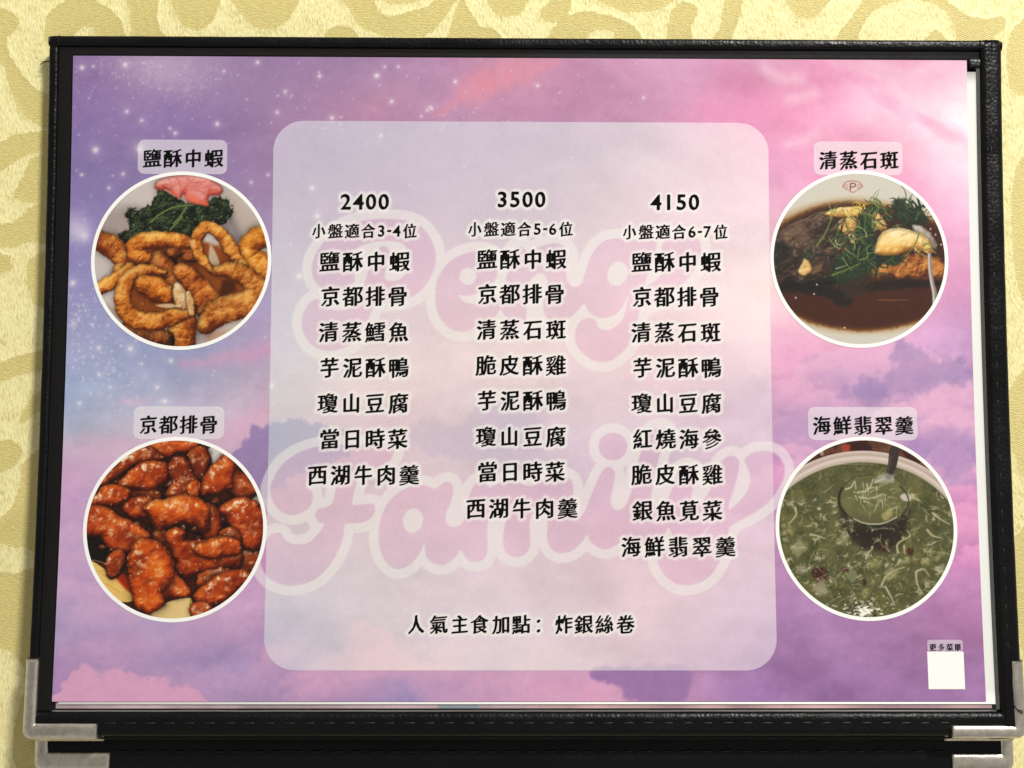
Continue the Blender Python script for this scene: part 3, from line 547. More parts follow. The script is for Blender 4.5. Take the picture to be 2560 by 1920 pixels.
def paint_sheet():
    c = Canvas(96, 110, 2500, 1790, 2.0)
    X, Y = c.X, c.Y; A = (slice(None), slice(None))
    c.I = field(SKY, X, Y)
    # wisps and billows
    n = fbm(X/190+0.35*fbm(X/90, Y/90, 3), Y/95, 11, 5); n2 = fbm(X/70, Y/46, 17, 5)
    right = sstep(600, 2300, X+0.5*Y)
    up = sstep(500, 150, Y)
    c.I += ((n-.5)*.22*(.35+.65*right))[..., None]*C(220, 190, 215)+((n2-.5)*.11*(.3+.7*sstep(700, 1000, Y)))[..., None]*C(240, 200, 215)
    streak = fbm((X*.86+Y*.5)/300, (Y*.86-X*.5)/70, 23, 4)
    c.mix(A, .32*sstep(.5, .8, streak)*sstep(1200, 1700, X)*sstep(800, 300, Y), C(255, 205, 225))
    c.mix(A, .40*sstep(.55, .85, fbm((X*.86+Y*.5)/220+3, (Y*.86-X*.5)/80, 27, 4))*sstep(1500, 2000, X)*sstep(700, 300, Y), C(226, 120, 172))
    z2 = lambda p: tr(p, 850, 0, 2.572); z3 = lambda p: tr(p, 1700, 0, 2.572); z4 = lambda p: tr(p, 0, 640, 2.572); z5 = lambda p: tr(p, 1700, 640, 2.572)
    z6 = lambda p: tr(p, 0, 1280, 2.572); z7 = lambda p: tr(p, 850, 1280, 2.572); z8 = lambda p: tr(p, 1700, 1280, 2.572)
    c.patch(z2([(600, 740), (740, 600), (830, 500), (870, 455), (930, 450), (990, 490), (1040, 410), (1150, 380), (1420, 380), (1300, 480), (1150, 540), (1020, 600), (850, 660), (700, 720)]), C(226, 146, 170), .75, 26, 26, 40, 3)
    c.patch(z2([(840, 530), (880, 455), (960, 460), (1000, 520), (1100, 500), (960, 590)]), C(226, 140, 160), .6, 14, 14, 30, 4)
    c.patch(z2([(100, 700), (300, 560), (420, 540), (330, 640), (150, 740)]), C(196, 140, 172), .5, 26, 20)
    c.patch(z3([(100, 620), (400, 540), (800, 560), (1000, 650), (700, 820), (300, 860), (50, 780)]), C(236, 128, 180), .30, 60, 40, 60, 8)
    for p in ([(550, 440), (640, 500), (770, 510)], [(1500, 470), (1640, 420), (1700, 400)], [(700, 640), (790, 620), (860, 600)], [(690, 930), (800, 900), (880, 860)]):
        c.line(z3(p), 26, C(250, 205, 226), .5, 16)
    # left: salmon bank of haze and mountain
    c.patch(z4([(1180, 690), (1400, 620), (1600, 590), (1740, 540), (1740, 660), (1500, 690), (1300, 720)]), C(216, 158, 196), .7, 22, 20, 40, 9)
    c.patch(z4([(780, 940), (860, 910), (960, 930), (880, 960)]), C(222, 186, 214), .6, 12, 8)
    c.patch(z4([(440, 1215), (700, 1180), (900, 1150), (1300, 1180), (1500, 1060), (1740, 940), (1740, 1090), (1660, 1110), (1560, 1200), (1440, 1240), (1100, 1220), (700, 1260), (420, 1290)]), C(226, 178, 206), .55, 30, 24, 50, 10)
    c.patch(z4([(1490, 1290), (1540, 1230), (1590, 1190), (1615, 1120), (1650, 1095), (1690, 1110), (1740, 1090), (1820, 1070), (1900, 1055), (2000, 1070), (2140, 1110), (2300, 1180), (2200, 1300), (1900, 1420), (1700, 1560), (1640, 1480), (1560, 1380)]), C(150, 126, 180), .85, 6, 16, 16, 11)
    c.patch([(1010, 1110), (1050, 1060), (1080, 1040), (1110, 1060), (1150, 1050), (1230, 1000), (1300, 1010), (1350, 1050), (1300, 1120), (1150, 1150)], C(168, 140, 186), .6, 14, 24, 24, 12)
    # bottom: banks of cloud
    c.patch(z6([(390, 1240), (395, 1130), (440, 1060), (480, 1020), (540, 984), (600, 1010), (640, 1050), (690, 1015), (760, 1000), (840, 1030), (920, 1075), (1000, 1070), (1060, 1070), (1110, 1120), (1190, 1120), (1280, 1150), (1325, 1200), (1320, 1260)]), C(226, 164, 200), .9, 8, 12, 14, 13)
    c.patch(z6([(560, 1240), (700, 1110), (900, 1130), (1000, 1200), (900, 1260)]), C(214, 152, 198), .4, 30, 20)
    c.patch(z6([(1180, 860), (1300, 800), (1460, 860), (1440, 980), (1300, 1080), (1180, 1020)]), C(158, 138, 188), .6, 50, 30)
    c.patch(z6([(480, 860), (700, 900), (850, 980), (640, 1000), (480, 960)]), C(170, 138, 190), .5, 40, 20)
    c.patch(z6([(1450, 1220), (1560, 1080), (1640, 980), (1740, 900), (1900, 960), (1850, 1220)]), C(196, 154, 198), .6, 40, 30)
    c.patch(z7([(60, 760), (200, 690), (330, 780), (420, 900), (600, 1010), (800, 990), (1100, 1000), (1240, 830), (1310, 810), (1450, 850), (1520, 920), (1560, 980), (1650, 1030), (1700, 1090), (1790, 1120), (1860, 1210), (1860, 1260), (700, 1260), (400, 1080), (100, 1000)]), C(228, 170, 204), .55, 16, 26, 34, 14)
    c.patch(z7([(1640, 1020), (1690, 1095), (1800, 1130), (1870, 1215), (2200, 1240), (2212, 1000)]), C(160, 118, 178), .75, 9, 12, 20, 15)
    c.patch(z7([(1180, 1120), (1330, 1030), (1560, 1060), (1640, 1120), (1500, 1200), (1200, 1220)]), C(232, 166, 200), .5, 30, 20)
    # right: heaped clouds between the two dishes
    pu = C(170, 142, 192)
    c.patch(z5([(1400, 560), (1480, 575), (1560, 630), (1680, 670), (1770, 635), (1850, 690), (1860, 790), (1700, 830), (1480, 880), (1340, 900), (1250, 945), (1060, 915), (1075, 850), (1200, 790), (1350, 750), (1340, 690), (1370, 640)]), pu, .8, 10, 24, 26, 16)
    c.patch(z5([(800, 690), (850, 640), (930, 650), (1060, 720), (1070, 780), (960, 790), (840, 740)]), pu, .65, 14, 18, 24, 17)
    c.patch(z5([(620, 1050), (720, 1000), (820, 1020), (900, 1100), (900, 1180), (640, 1180)]), pu, .6, 22, 24, 30, 18)
    c.patch(z5([(1540, 1180), (1700, 1120), (1880, 1130), (1900, 1440), (1800, 1480), (1700, 1400), (1560, 1300)]), C(168, 134, 194), .7, 20, 26, 30, 19)
    c.patch(z5([(1280, 930), (1420, 890), (1600, 850), (1840, 800), (1860, 860), (1600, 920), (1440, 950)]), C(214, 168, 206), .7, 12, 20, 30, 20)
    c.patch(z5([(1640, 1050), (1760, 1060), (1900, 1080), (1900, 1170), (1720, 1110)]), C(226, 170, 206), .6, 10, 14)
    for p in ([(590, 740), (800, 740), (960, 700)], [(1260, 950), (1420, 890), (1520, 880), (1700, 830)], [(1480, 960), (1560, 1010), (1620, 1080), (1760, 1090)], [(600, 1180), (680, 1140), (720, 1200), (740, 1260)], [(1780, 1220), (1860, 1190)], [(1800, 1310), (1880, 1270)]):
        c.line(z5(p), 14, C(236, 178, 212), .55, 10)
    c.patch(z5([(1710, 1660), (1720, 1490), (1790, 1470), (1850, 1510), (1920, 1500), (1930, 1700)]), C(232, 150, 206), .8, 7, 14, 16, 21)
    c.patch(z8([(1780, 60), (1900, 0), (1935, 160), (1900, 330), (1820, 360), (1770, 240)]), C(214, 136, 194), .6, 26, 20)
    c.line(z5([(600, 1150), (650, 1145), (690, 1190), (700, 1260), (740, 1250), (850, 1240)]), 14, C(244, 200, 226), .6, 8)
    # heaped cumulus: many soft puffs, back to front, bright above and shaded below
    rp = np.random.default_rng(19)
    def puffs(n, x0, x1, y0, y1, r0, r1, lit, shade, al):
        for x, y, r in sorted(((rp.uniform(x0, x1), rp.uniform(y0, y1), rp.uniform(r0, r1)) for _ in range(n)), key=lambda q: q[1]):
            w = c.win(x-2*r, y-1.3*r, x+2*r, y+1.6*r); xx, yy = c.X[w], c.Y[w]
            if xx.size == 0: continue
            wn = fbm(xx/(r*.55)+x, yy/(r*.45), 83, 4)-.5
            rad = np.hypot((xx-x)/1.45, np.where(yy < y, yy-y, (yy-y)*.62))/r+wn*.75
            a_ = al*sstep(1.0, .82, rad)*sstep(y+1.3*r, y-.1*r, yy)
            t_ = np.clip((yy-y)/r*.75+.42+wn*.5-.25*(x-xx)/r*.3, 0, 1)[..., None]
            c.I[w] = c.I[w]*(1-a_[..., None])+a_[..., None]*(lit*(1-t_)+shade*t_)
    puffs(46, 1960, 2480, 900, 1240, 34, 80, C(238, 180, 214), C(172, 138, 192), .55)
    puffs(16, 2380, 2490, 1200, 1420, 30, 60, C(240, 160, 208), C(196, 130, 186), .6)
    puffs(40, 120, 760, 1560, 1770, 34, 80, C(210, 164, 206), C(154, 130, 188), .25)
    puffs(22, 700, 1500, 1640, 1770, 34, 80, C(230, 172, 206), C(172, 138, 192), .3)
    puffs(22, 120, 330, 1180, 1560, 40, 90, C(218, 176, 214), C(180, 152, 202), .35)
    c.patch(z5([(1400, 560), (1480, 575), (1560, 630), (1680, 670), (1770, 635), (1850, 690), (1860, 790), (1700, 830), (1480, 880), (1340, 900), (1250, 945), (1060, 915), (1075, 850), (1200, 790), (1350, 750), (1340, 690), (1370, 640)]), C(160, 132, 186), .55, 14, 30, 24, 16)
    c.patch(z5([(1480, 1180), (1700, 1100), (1880, 1130), (1900, 1420), (1800, 1460), (1700, 1400), (1560, 1300)]), C(164, 130, 192), .5, 24, 30, 26, 19)
    c.patch(z5([(600, 1060), (720, 1000), (820, 1020), (900, 1100), (900, 1180), (640, 1180)]), C(168, 138, 190), .5, 22, 24, 26, 18)
    c.patch(z6([(390, 1240), (395, 1130), (440, 1060), (480, 1020), (540, 984), (600, 1010), (640, 1050), (690, 1015), (760, 1000), (840, 1030), (920, 1075), (1000, 1070), (1060, 1070), (1110, 1120), (1190, 1120), (1280, 1150), (1325, 1200), (1320, 1260)]), C(228, 166, 202), .92, 6, 12, 14, 13)
    c.patch(z7([(1640, 1020), (1690, 1095), (1800, 1130), (1870, 1215), (2200, 1240), (2212, 1000)]), C(160, 118, 178), .75, 9, 12, 20, 15)
    c.I += ((fbm(X/16, Y/16, 29, 3)-.5)*.035)[..., None]
    # stars
    rng = np.random.default_rng(77)
    def star(x, y, r, a):
        a *= .8; r *= .85
        w = c.win(x-4*r, y-4*r, x+4*r, y+4*r); d2 = (c.X[w]-x)**2+(c.Y[w]-y)**2
        c.mix(w, np.clip(a*np.exp(-d2/(r*r)), 0, 1), C(255, 246, 250))
    for x, y, r in [(205,169,8),(313,162,8),(233,166,4),(354,301,5),(317,279,6),(425,321,4),(438,333,6),(543,310,7),(239,375,11),(350,372,14),(204,437,5),(272,470,5),(308,435,5),(693,281,5),(713,229,5),(799,190,6),(830,295,7),(644,156,6),(560,178,4),(943,189,8),(1138,204,6),(979,254,6),(962,167,4),(996,167,4),(1344,214,5),(1080,272,4),(1068,276,4),(1075,268,4),(1053,291,4),(1609,244,4),(952,339,5),(628,456,4),(670,437,4),(182,707,9),(247,870,7),(326,872,9),(427,902,6),(393,968,6),(412,1003,8),(199,1008,6),(275,968,4),(248,937,5),(354,910,4),(780,470,7),(793,540,8),(800,660,6),(748,690,9),(680,965,7),(1225,550,4)]:
        star(x, y, r*.8, .95); star(x, y, r*2.2, .22)
    star(200, 580, 34, .55); star(212, 590, 12, .6); star(180, 560, 40, .3)
    for i in range(520):
        x, y = 150+rng.random()**1.5*1500, 150+rng.random()**1.2*900
        if x > 700 and y > 330 and rng.random() < .75: continue
        star(x, y, rng.uniform(1.6, 3.4), rng.uniform(.15, .75))
    for i in range(330):
        x, y = rng.normal(400, 70)+.0, rng.normal(190, 45)
        star(x+(y-190)*.9, abs(y-150)+150, rng.uniform(1.2, 2.6), rng.uniform(.1, .5))
    for cx, cy, n_, s in ((190, 800, 110, 30), (240, 905, 60, 40), (300, 940, 40, 40)):
        for i in range(n_): star(rng.normal(cx, s), rng.normal(cy, s*1.2), rng.uniform(1.5, 4), rng.uniform(.2, .8))
    w = c.win(250, 130, 640, 300); c.mix(w, .22*np.exp(-(((c.X[w]-400-(c.Y[w]-190)*.7)/110)**2+((c.Y[w]-175)/60)**2)), C(255, 235, 240))
    g_ = c.I.mean(2, keepdims=True); c.I = g_+(c.I-g_)*.93
    c.I = np.clip(c.I, 0, 1)
    # letters: signed distance to the pink bodies and to the holes in them
    d = np.full(X.shape, 1e6); hol = np.full(X.shape, 1e6)
    for P in LETTERS:
        Q = smooth_poly(P, 3); m = 40
        w = c.win(Q[:, 0].min()-m, Q[:, 1].min()-m, Q[:, 0].max()+m, Q[:, 1].max()+m)
        d[w] = np.minimum(d[w], sdf_poly(X[w], Y[w], Q))
    for hx, hy, rx, ry, a in HOLES:
        u = (X-hx)*math.cos(a)+(Y-hy)*math.sin(a); v = -(X-hx)*math.sin(a)+(Y-hy)*math.cos(a)
        hol = np.minimum(hol, (np.hypot(u/rx, v/ry)-1)*min(rx, ry))
    body = sstep(1.5, -1.5, d)*sstep(-1.5, 1.5, hol); band = sstep(25.5, 22.5, d)-body
    p = Canvas(96, 110, 2500, 1790, 2.0)
    pan = field(PANEL, X, Y); low = c.I-field(SKY, X, Y)
    p.I = np.clip(pan+.012+low*.55, 0, 1)
    a = body[..., None]; b = band[..., None]
    p.I = p.I*(1-.24*a)+.24*a*C(226, 160, 200); p.I = p.I*(1-.55*b)+.55*b*C(246, 243, 238)
    c.I = c.I*(1-.25*a)+.25*a*C(214, 130, 190); c.I = c.I*(1-.55*b)+.55*b*C(246, 240, 242)
    return c, p
# =========================================================== object helpers ===================================
COL = SC.collection
def tag(o, label=None, cat=None, group=None, kind=None):
    if label: o['label'] = label
    if cat: o['category'] = cat
    if group: o['group'] = group
    if kind: o['kind'] = kind
    return o
def empty(name, loc_mm):
    o = bpy.data.objects.new(name, None); COL.objects.link(o); o.location = [v*MM for v in loc_mm]; return o
def origin(o):
    v = np.zeros(3)
    while o: v += np.array(o.location)/MM; o = o.parent
    return v
def mesh(name, V, Fc, mat, parent=None, col=None, smooth=False, attr=None):
    V = np.asarray(V, float)
    base = origin(parent) if parent else V[:, :].mean(0)*[1, 1, 0]
    me = bpy.data.meshes.new(name)
    Fc = [np.asarray(f) for f in (Fc if isinstance(Fc, list) else [Fc])]
    nl = sum(f.size for f in Fc); npoly = sum(len(f) for f in Fc)
    me.vertices.add(len(V)); me.vertices.foreach_set('co', ((V-base)*MM).astype(np.float32).ravel())
    me.loops.add(nl); me.loops.foreach_set('vertex_index', np.concatenate([f.ravel() for f in Fc]).astype(np.int32))
    tot = np.concatenate([np.full(len(f), f.shape[1]) for f in Fc]); st = np.concatenate([[0], np.cumsum(tot)[:-1]])
    me.polygons.add(npoly); me.polygons.foreach_set('loop_start', st.astype(np.int32)); me.polygons.foreach_set('loop_total', tot.astype(np.int32))
    me.update(calc_edges=True)
    if smooth: me.polygons.foreach_set('use_smooth', np.ones(npoly, bool))
    if col is not None:
        a = me.attributes.new('print', 'FLOAT_COLOR', 'POINT')
        a.data.foreach_set('color', np.hstack([lin(col), np.ones((len(V), 1))]).astype(np.float32).ravel())
    if attr is not None:
        a = me.attributes.new('weave', 'FLOAT', 'POINT'); a.data.foreach_set('value', np.asarray(attr, np.float32))
    me.materials.append(mat); me.validate()
    o = bpy.data.objects.new(name, me); COL.objects.link(o)
    if parent: o.parent = parent
    else: o.location = base*MM
    return o
def quads(nr, nc, wrap=False):
    i, j = np.meshgrid(np.arange(nr-1), np.arange(nc if wrap else nc-1), indexing='ij'); k = (j+1) % nc
    return np.stack([i*nc+j, i*nc+k, (i+1)*nc+k, (i+1)*nc+j], -1).reshape(-1, 4)[:, ::-1]

# =========================================================== materials ========================================
def new_mat(name):
    m = bpy.data.materials.new(name); m.use_nodes = True; nt = m.node_tree
    return m, nt, nt.nodes, nt.links, nt.nodes['Principled BSDF']
def N(nt, kind, **kw):
    n = nt.nodes.new(kind)
    for k, v in kw.items():
        if k in n.inputs: n.inputs[k].default_value = v
        else: setattr(n, k, v)
    return n
def coords(nt, scale=(1, 1, 1), rot=0.0):
    t = nt.nodes.new('ShaderNodeNewGeometry'); m = nt.nodes.new('ShaderNodeMapping'); m.inputs['Scale'].default_value = scale
    m.inputs['Rotation'].default_value = (0, 0, rot); nt.links.new(t.outputs['Position'], m.inputs['Vector']); return m.outputs['Vector']

def mat_print(name, gain=1.0):
    m, nt, nd, lk, b = new_mat(name)
    a = N(nt, 'ShaderNodeAttribute', attribute_name='print')
    n = N(nt, 'ShaderNodeTexNoise', Scale=1900.0, Detail=3.0, Roughness=.7); lk.new(coords(nt), n.inputs['Vector'])
    r = N(nt, 'ShaderNodeMapRange'); r.inputs['To Min'].default_value = 0.86*gain; r.inputs['To Max'].default_value = 1.14*gain; lk.new(n.outputs['Fac'], r.inputs['Value'])
    mx = N(nt, 'ShaderNodeVectorMath', operation='SCALE'); lk.new(a.outputs['Color'], mx.inputs[0]); lk.new(r.outputs['Result'], mx.inputs['Scale'])
    lk.new(mx.outputs['Vector'], b.inputs['Base Color'])
    b.inputs['Roughness'].default_value = 0.55; b.inputs['Specular IOR Level'].default_value = 0.2
    return m
def mat_plain(name, c, rough=0.5, spec=0.5, metal=0.0, bump=None):
    m, nt, nd, lk, b = new_mat(name)
    b.inputs['Base Color'].default_value = (*c, 1); b.inputs['Roughness'].default_value = rough
    b.inputs['Specular IOR Level'].default_value = spec; b.inputs['Metallic'].default_value = metal
    if bump:
        n = N(nt, 'ShaderNodeTexNoise', Scale=bump[0], Detail=3.0); lk.new(coords(nt), n.inputs['Vector'])
        q = N(nt, 'ShaderNodeBump', Strength=bump[1], Distance=bump[2]); lk.new(n.outputs['Fac'], q.inputs['Height']); lk.new(q.outputs['Normal'], b.inputs['Normal'])
    return m
GAIN = 0.82
M_PRINT = mat_print('printed_paper', GAIN)
M_INK = mat_plain('black_ink', (0.003, 0.0035, 0.003), 0.7, 0.02)
M_PAPER = mat_plain('white_paper', (0.80, 0.80, 0.77), 0.6, 0.2, bump=(900, .1, .0001))
M_RING = mat_plain('white_ring_print', (0.86, 0.86, 0.83), 0.55, 0.2)

def mat_leather():
    m, nt, nd, lk, b = new_mat('black_leatherette')
    v = coords(nt)
    vo = N(nt, 'ShaderNodeTexVoronoi', Scale=950.0, feature='F1'); lk.new(v, vo.inputs['Vector'])
    no = N(nt, 'ShaderNodeTexNoise', Scale=420.0, Detail=4.0, Roughness=0.65); lk.new(v, no.inputs['Vector'])
    no2 = N(nt, 'ShaderNodeTexNoise', Scale=45.0, Detail=3.0); lk.new(v, no2.inputs['Vector'])
    ad = N(nt, 'ShaderNodeMath', operation='ADD'); lk.new(vo.outputs['Distance'], ad.inputs[0]); lk.new(no.outputs['Fac'], ad.inputs[1])
    b1 = N(nt, 'ShaderNodeBump', Strength=0.32, Distance=0.0003); lk.new(ad.outputs[0], b1.inputs['Height'])
    b2 = N(nt, 'ShaderNodeBump', Strength=0.35, Distance=0.0022); lk.new(no2.outputs['Fac'], b2.inputs['Height']); lk.new(b1.outputs['Normal'], b2.inputs['Normal'])
    lk.new(b2.outputs['Normal'], b.inputs['Normal'])
    cr = N(nt, 'ShaderNodeMapRange'); cr.inputs['From Min'].default_value = .3; cr.inputs['From Max'].default_value = .75; cr.inputs['To Min'].default_value = .26; cr.inputs['To Max'].default_value = .48
    lk.new(no2.outputs['Fac'], cr.inputs['Value']); lk.new(cr.outputs['Result'], b.inputs['Roughness'])
    b.inputs['Base Color'].default_value = (0.004, 0.004, 0.0045, 1); b.inputs['Specular IOR Level'].default_value = .17
    return m
M_LEATHER = mat_leather()
M_BOARD = mat_plain('black_board', (0.004, 0.004, 0.0045), 0.6, 0.15, bump=(500, .3, .0003))
M_THREAD = mat_plain('black_thread', (0.0045, 0.0045, 0.005), 0.5, 0.3)

def mat_metal():
    m, nt, nd, lk, b = new_mat('nickel_plate')
    v = coords(nt)
    n1 = N(nt, 'ShaderNodeTexNoise', Scale=520.0, Detail=6.0, Roughness=.7); lk.new(v, n1.inputs['Vector'])
    n2 = N(nt, 'ShaderNodeTexNoise', Scale=110.0, Detail=4.0); lk.new(v, n2.inputs['Vector'])
    cr = N(nt, 'ShaderNodeValToRGB'); cr.color_ramp.elements[0].color = (.56, .505, .425, 1); cr.color_ramp.elements[1].color = (.74, .69, .61, 1)
    cr.color_ramp.elements[0].position = .3; cr.color_ramp.elements[1].position = .6
    lk.new(n1.outputs['Fac'], cr.inputs['Fac']); lk.new(cr.outputs['Color'], b.inputs['Base Color'])
    r = N(nt, 'ShaderNodeMapRange'); r.inputs['To Min'].default_value = .26; r.inputs['To Max'].default_value = .48; lk.new(n2.outputs['Fac'], r.inputs['Value']); lk.new(r.outputs['Result'], b.inputs['Roughness'])
    q = N(nt, 'ShaderNodeBump', Strength=.2, Distance=.0002); lk.new(n1.outputs['Fac'], q.inputs['Height'])
    q2 = N(nt, 'ShaderNodeBump', Strength=.2, Distance=.002); lk.new(n2.outputs['Fac'], q2.inputs['Height']); lk.new(q.outputs['Normal'], q2.inputs['Normal']); lk.new(q2.outputs['Normal'], b.inputs['Normal'])
    b.inputs['Metallic'].default_value = 1.0
    return m
M_METAL = mat_metal()

def mat_film(name, haze, gloss, rough, tint=(1, 1, 1)):
    m, nt, nd, lk, b = new_mat(name); nd.remove(b); out = nd['Material Output']
    tr_ = N(nt, 'ShaderNodeBsdfTransparent'); tr_.inputs['Color'].default_value = (*tint, 1)
    di = N(nt, 'ShaderNodeBsdfDiffuse'); di.inputs['Color'].default_value = (.72, .68, .64, 1)
    gl = N(nt, 'ShaderNodeBsdfGlossy'); gl.inputs['Roughness'].default_value = rough
    n = N(nt, 'ShaderNodeTexNoise', Scale=60.0, Detail=4.0); lk.new(coords(nt), n.inputs['Vector'])
    bp = N(nt, 'ShaderNodeBump', Strength=.25, Distance=.001); lk.new(n.outputs['Fac'], bp.inputs['Height']); lk.new(bp.outputs['Normal'], gl.inputs['Normal'])
    s1 = N(nt, 'ShaderNodeTexNoise', Scale=260.0, Detail=6.0, Roughness=.75); lk.new(coords(nt, (1, 6, 1), .5), s1.inputs['Vector'])
    mr = N(nt, 'ShaderNodeMapRange'); mr.inputs['To Min'].default_value = haze*.55; mr.inputs['To Max'].default_value = haze*1.45; lk.new(s1.outputs['Fac'], mr.inputs['Value'])
    m1 = N(nt, 'ShaderNodeMixShader'); lk.new(mr.outputs['Result'], m1.inputs['Fac']); lk.new(tr_.outputs[0], m1.inputs[1]); lk.new(di.outputs[0], m1.inputs[2])
    lw = N(nt, 'ShaderNodeLayerWeight', Blend=.5); pw = N(nt, 'ShaderNodeMath', operation='POWER'); pw.inputs[1].default_value = 5.0; lk.new(lw.outputs['Facing'], pw.inputs[0])
    mu = N(nt, 'ShaderNodeMath', operation='MULTIPLY_ADD'); mu.inputs[1].default_value = gloss*.5; mu.inputs[2].default_value = gloss*.04; lk.new(pw.outputs[0], mu.inputs[0])
    m2 = N(nt, 'ShaderNodeMixShader'); lk.new(mu.outputs[0], m2.inputs['Fac']); lk.new(m1.outputs[0], m2.inputs[1]); lk.new(gl.outputs[0], m2.inputs[2]); lk.new(m2.outputs[0], out.inputs['Surface'])
    return m
M_FILM = mat_film('clear_plastic', 0.001, 0.22, 0.10)
M_WELD = mat_film('clear_plastic_margin', 0.010, 0.4, 0.22)
M_LIP = mat_film('clear_plastic_lip', 0.10, 0.6, 0.25)

def mat_cloth():
    m, nt, nd, lk, b = new_mat('damask_cloth')
    a = N(nt, 'ShaderNodeAttribute', attribute_name='weave')
    # ragged thread edge of the woven figure
    e = N(nt, 'ShaderNodeTexNoise', Scale=900.0, Detail=2.0); lk.new(coords(nt, (1, .5, 1)), e.inputs['Vector'])
    e2 = N(nt, 'ShaderNodeMapRange'); e2.inputs['To Min'].default_value = -1.1; e2.inputs['To Max'].default_value = 1.1; lk.new(e.outputs['Fac'], e2.inputs['Value'])
    s = N(nt, 'ShaderNodeMath', operation='ADD'); lk.new(a.outputs['Fac'], s.inputs[0]); lk.new(e2.outputs['Result'], s.inputs[1])
    f = N(nt, 'ShaderNodeMapRange'); f.inputs['From Min'].default_value = -.18; f.inputs['From Max'].default_value = .18; lk.new(s.outputs[0], f.inputs['Value'])   # 0 satin, 1 ground
    # raised rim along the figure
    rim = N(nt, 'ShaderNodeMapRange'); rim.inputs['From Min'].default_value = 0; rim.inputs['From Max'].default_value = 1.6; rim.inputs['To Min'].default_value = 1; rim.inputs['To Max'].default_value = 0
    ab = N(nt, 'ShaderNodeMath', operation='ABSOLUTE'); lk.new(s.outputs[0], ab.inputs[0]); lk.new(ab.outputs[0], rim.inputs['Value'])
    # coarse ground floats
    g1 = N(nt, 'ShaderNodeTexNoise', Scale=1.0, Detail=3.0, Roughness=.6); lk.new(coords(nt, (1500, 520, 1), 0.25), g1.inputs['Vector'])
    g2 = N(nt, 'ShaderNodeTexNoise', Scale=240.0, Detail=3.0); lk.new(coords(nt), g2.inputs['Vector'])
    gm = N(nt, 'ShaderNodeMath', operation='MULTIPLY_ADD'); lk.new(g2.outputs['Fac'], gm.inputs[0]); gm.inputs[1].default_value = .45; lk.new(g1.outputs['Fac'], gm.inputs[2])
    gr = N(nt, 'ShaderNodeValToRGB'); ce = gr.color_ramp.elements
    ce[0].position = .46; ce[0].color = (.54, .445, .175, 1); ce[1].position = .80; ce[1].color = (.87, .80, .42, 1)
    k = gr.color_ramp.elements.new(.62); k.color = (.75, .66, .30, 1)
    lk.new(gm.outputs[0], gr.inputs['Fac'])
    # satin: fine diagonal twill
    w = N(nt, 'ShaderNodeTexWave', Scale=1.0, Distortion=2.0, Detail=2.0); w.inputs['Detail Scale'].default_value = 2.0; lk.new(coords(nt, (340, 560, 1), .9), w.inputs['Vector'])
    w2 = N(nt, 'ShaderNodeTexNoise', Scale=1.0, Detail=3.0); lk.new(coords(nt, (500, 2200, 1), -.35), w2.inputs['Vector'])
    wm = N(nt, 'ShaderNodeMath', operation='MULTIPLY_ADD'); lk.new(w.outputs['Fac'], wm.inputs[0]); wm.inputs[1].default_value = .35; lk.new(w2.outputs['Fac'], wm.inputs[2])
    sr = N(nt, 'ShaderNodeValToRGB'); ce = sr.color_ramp.elements
    ce[0].position = .35; ce[0].color = (.55, .455, .16, 1); ce[1].position = 1.0; ce[1].color = (.78, .67, .27, 1)
    lk.new(wm.outputs[0], sr.inputs['Fac'])
    mx = N(nt, 'ShaderNodeMix', data_type='RGBA'); lk.new(f.outputs['Result'], mx.inputs['Factor']); lk.new(sr.outputs['Color'], mx.inputs['A']); lk.new(gr.outputs['Color'], mx.inputs['B'])
    lk.new(mx.outputs['Result'], b.inputs['Base Color'])
    h1 = N(nt, 'ShaderNodeMix', data_type='FLOAT'); lk.new(f.outputs['Result'], h1.inputs['Factor']); lk.new(wm.outputs[0], h1.inputs['A']); lk.new(gm.outputs[0], h1.inputs['B'])
    h2 = N(nt, 'ShaderNodeMath', operation='MULTIPLY_ADD'); lk.new(rim.outputs['Result'], h2.inputs[0]); h2.inputs[1].default_value = .35; lk.new(h1.outputs['Result'], h2.inputs[2])
    bp = N(nt, 'ShaderNodeBump', Strength=.5, Distance=.0006); lk.new(h2.outputs[0], bp.inputs['Height']); lk.new(bp.outputs['Normal'], b.inputs['Normal'])
    b.inputs['Roughness'].default_value = .5; b.inputs['Specular IOR Level'].default_value = .35
    b.inputs['Sheen Weight'].default_value = .15
    return m
M_CLOTH = mat_cloth()

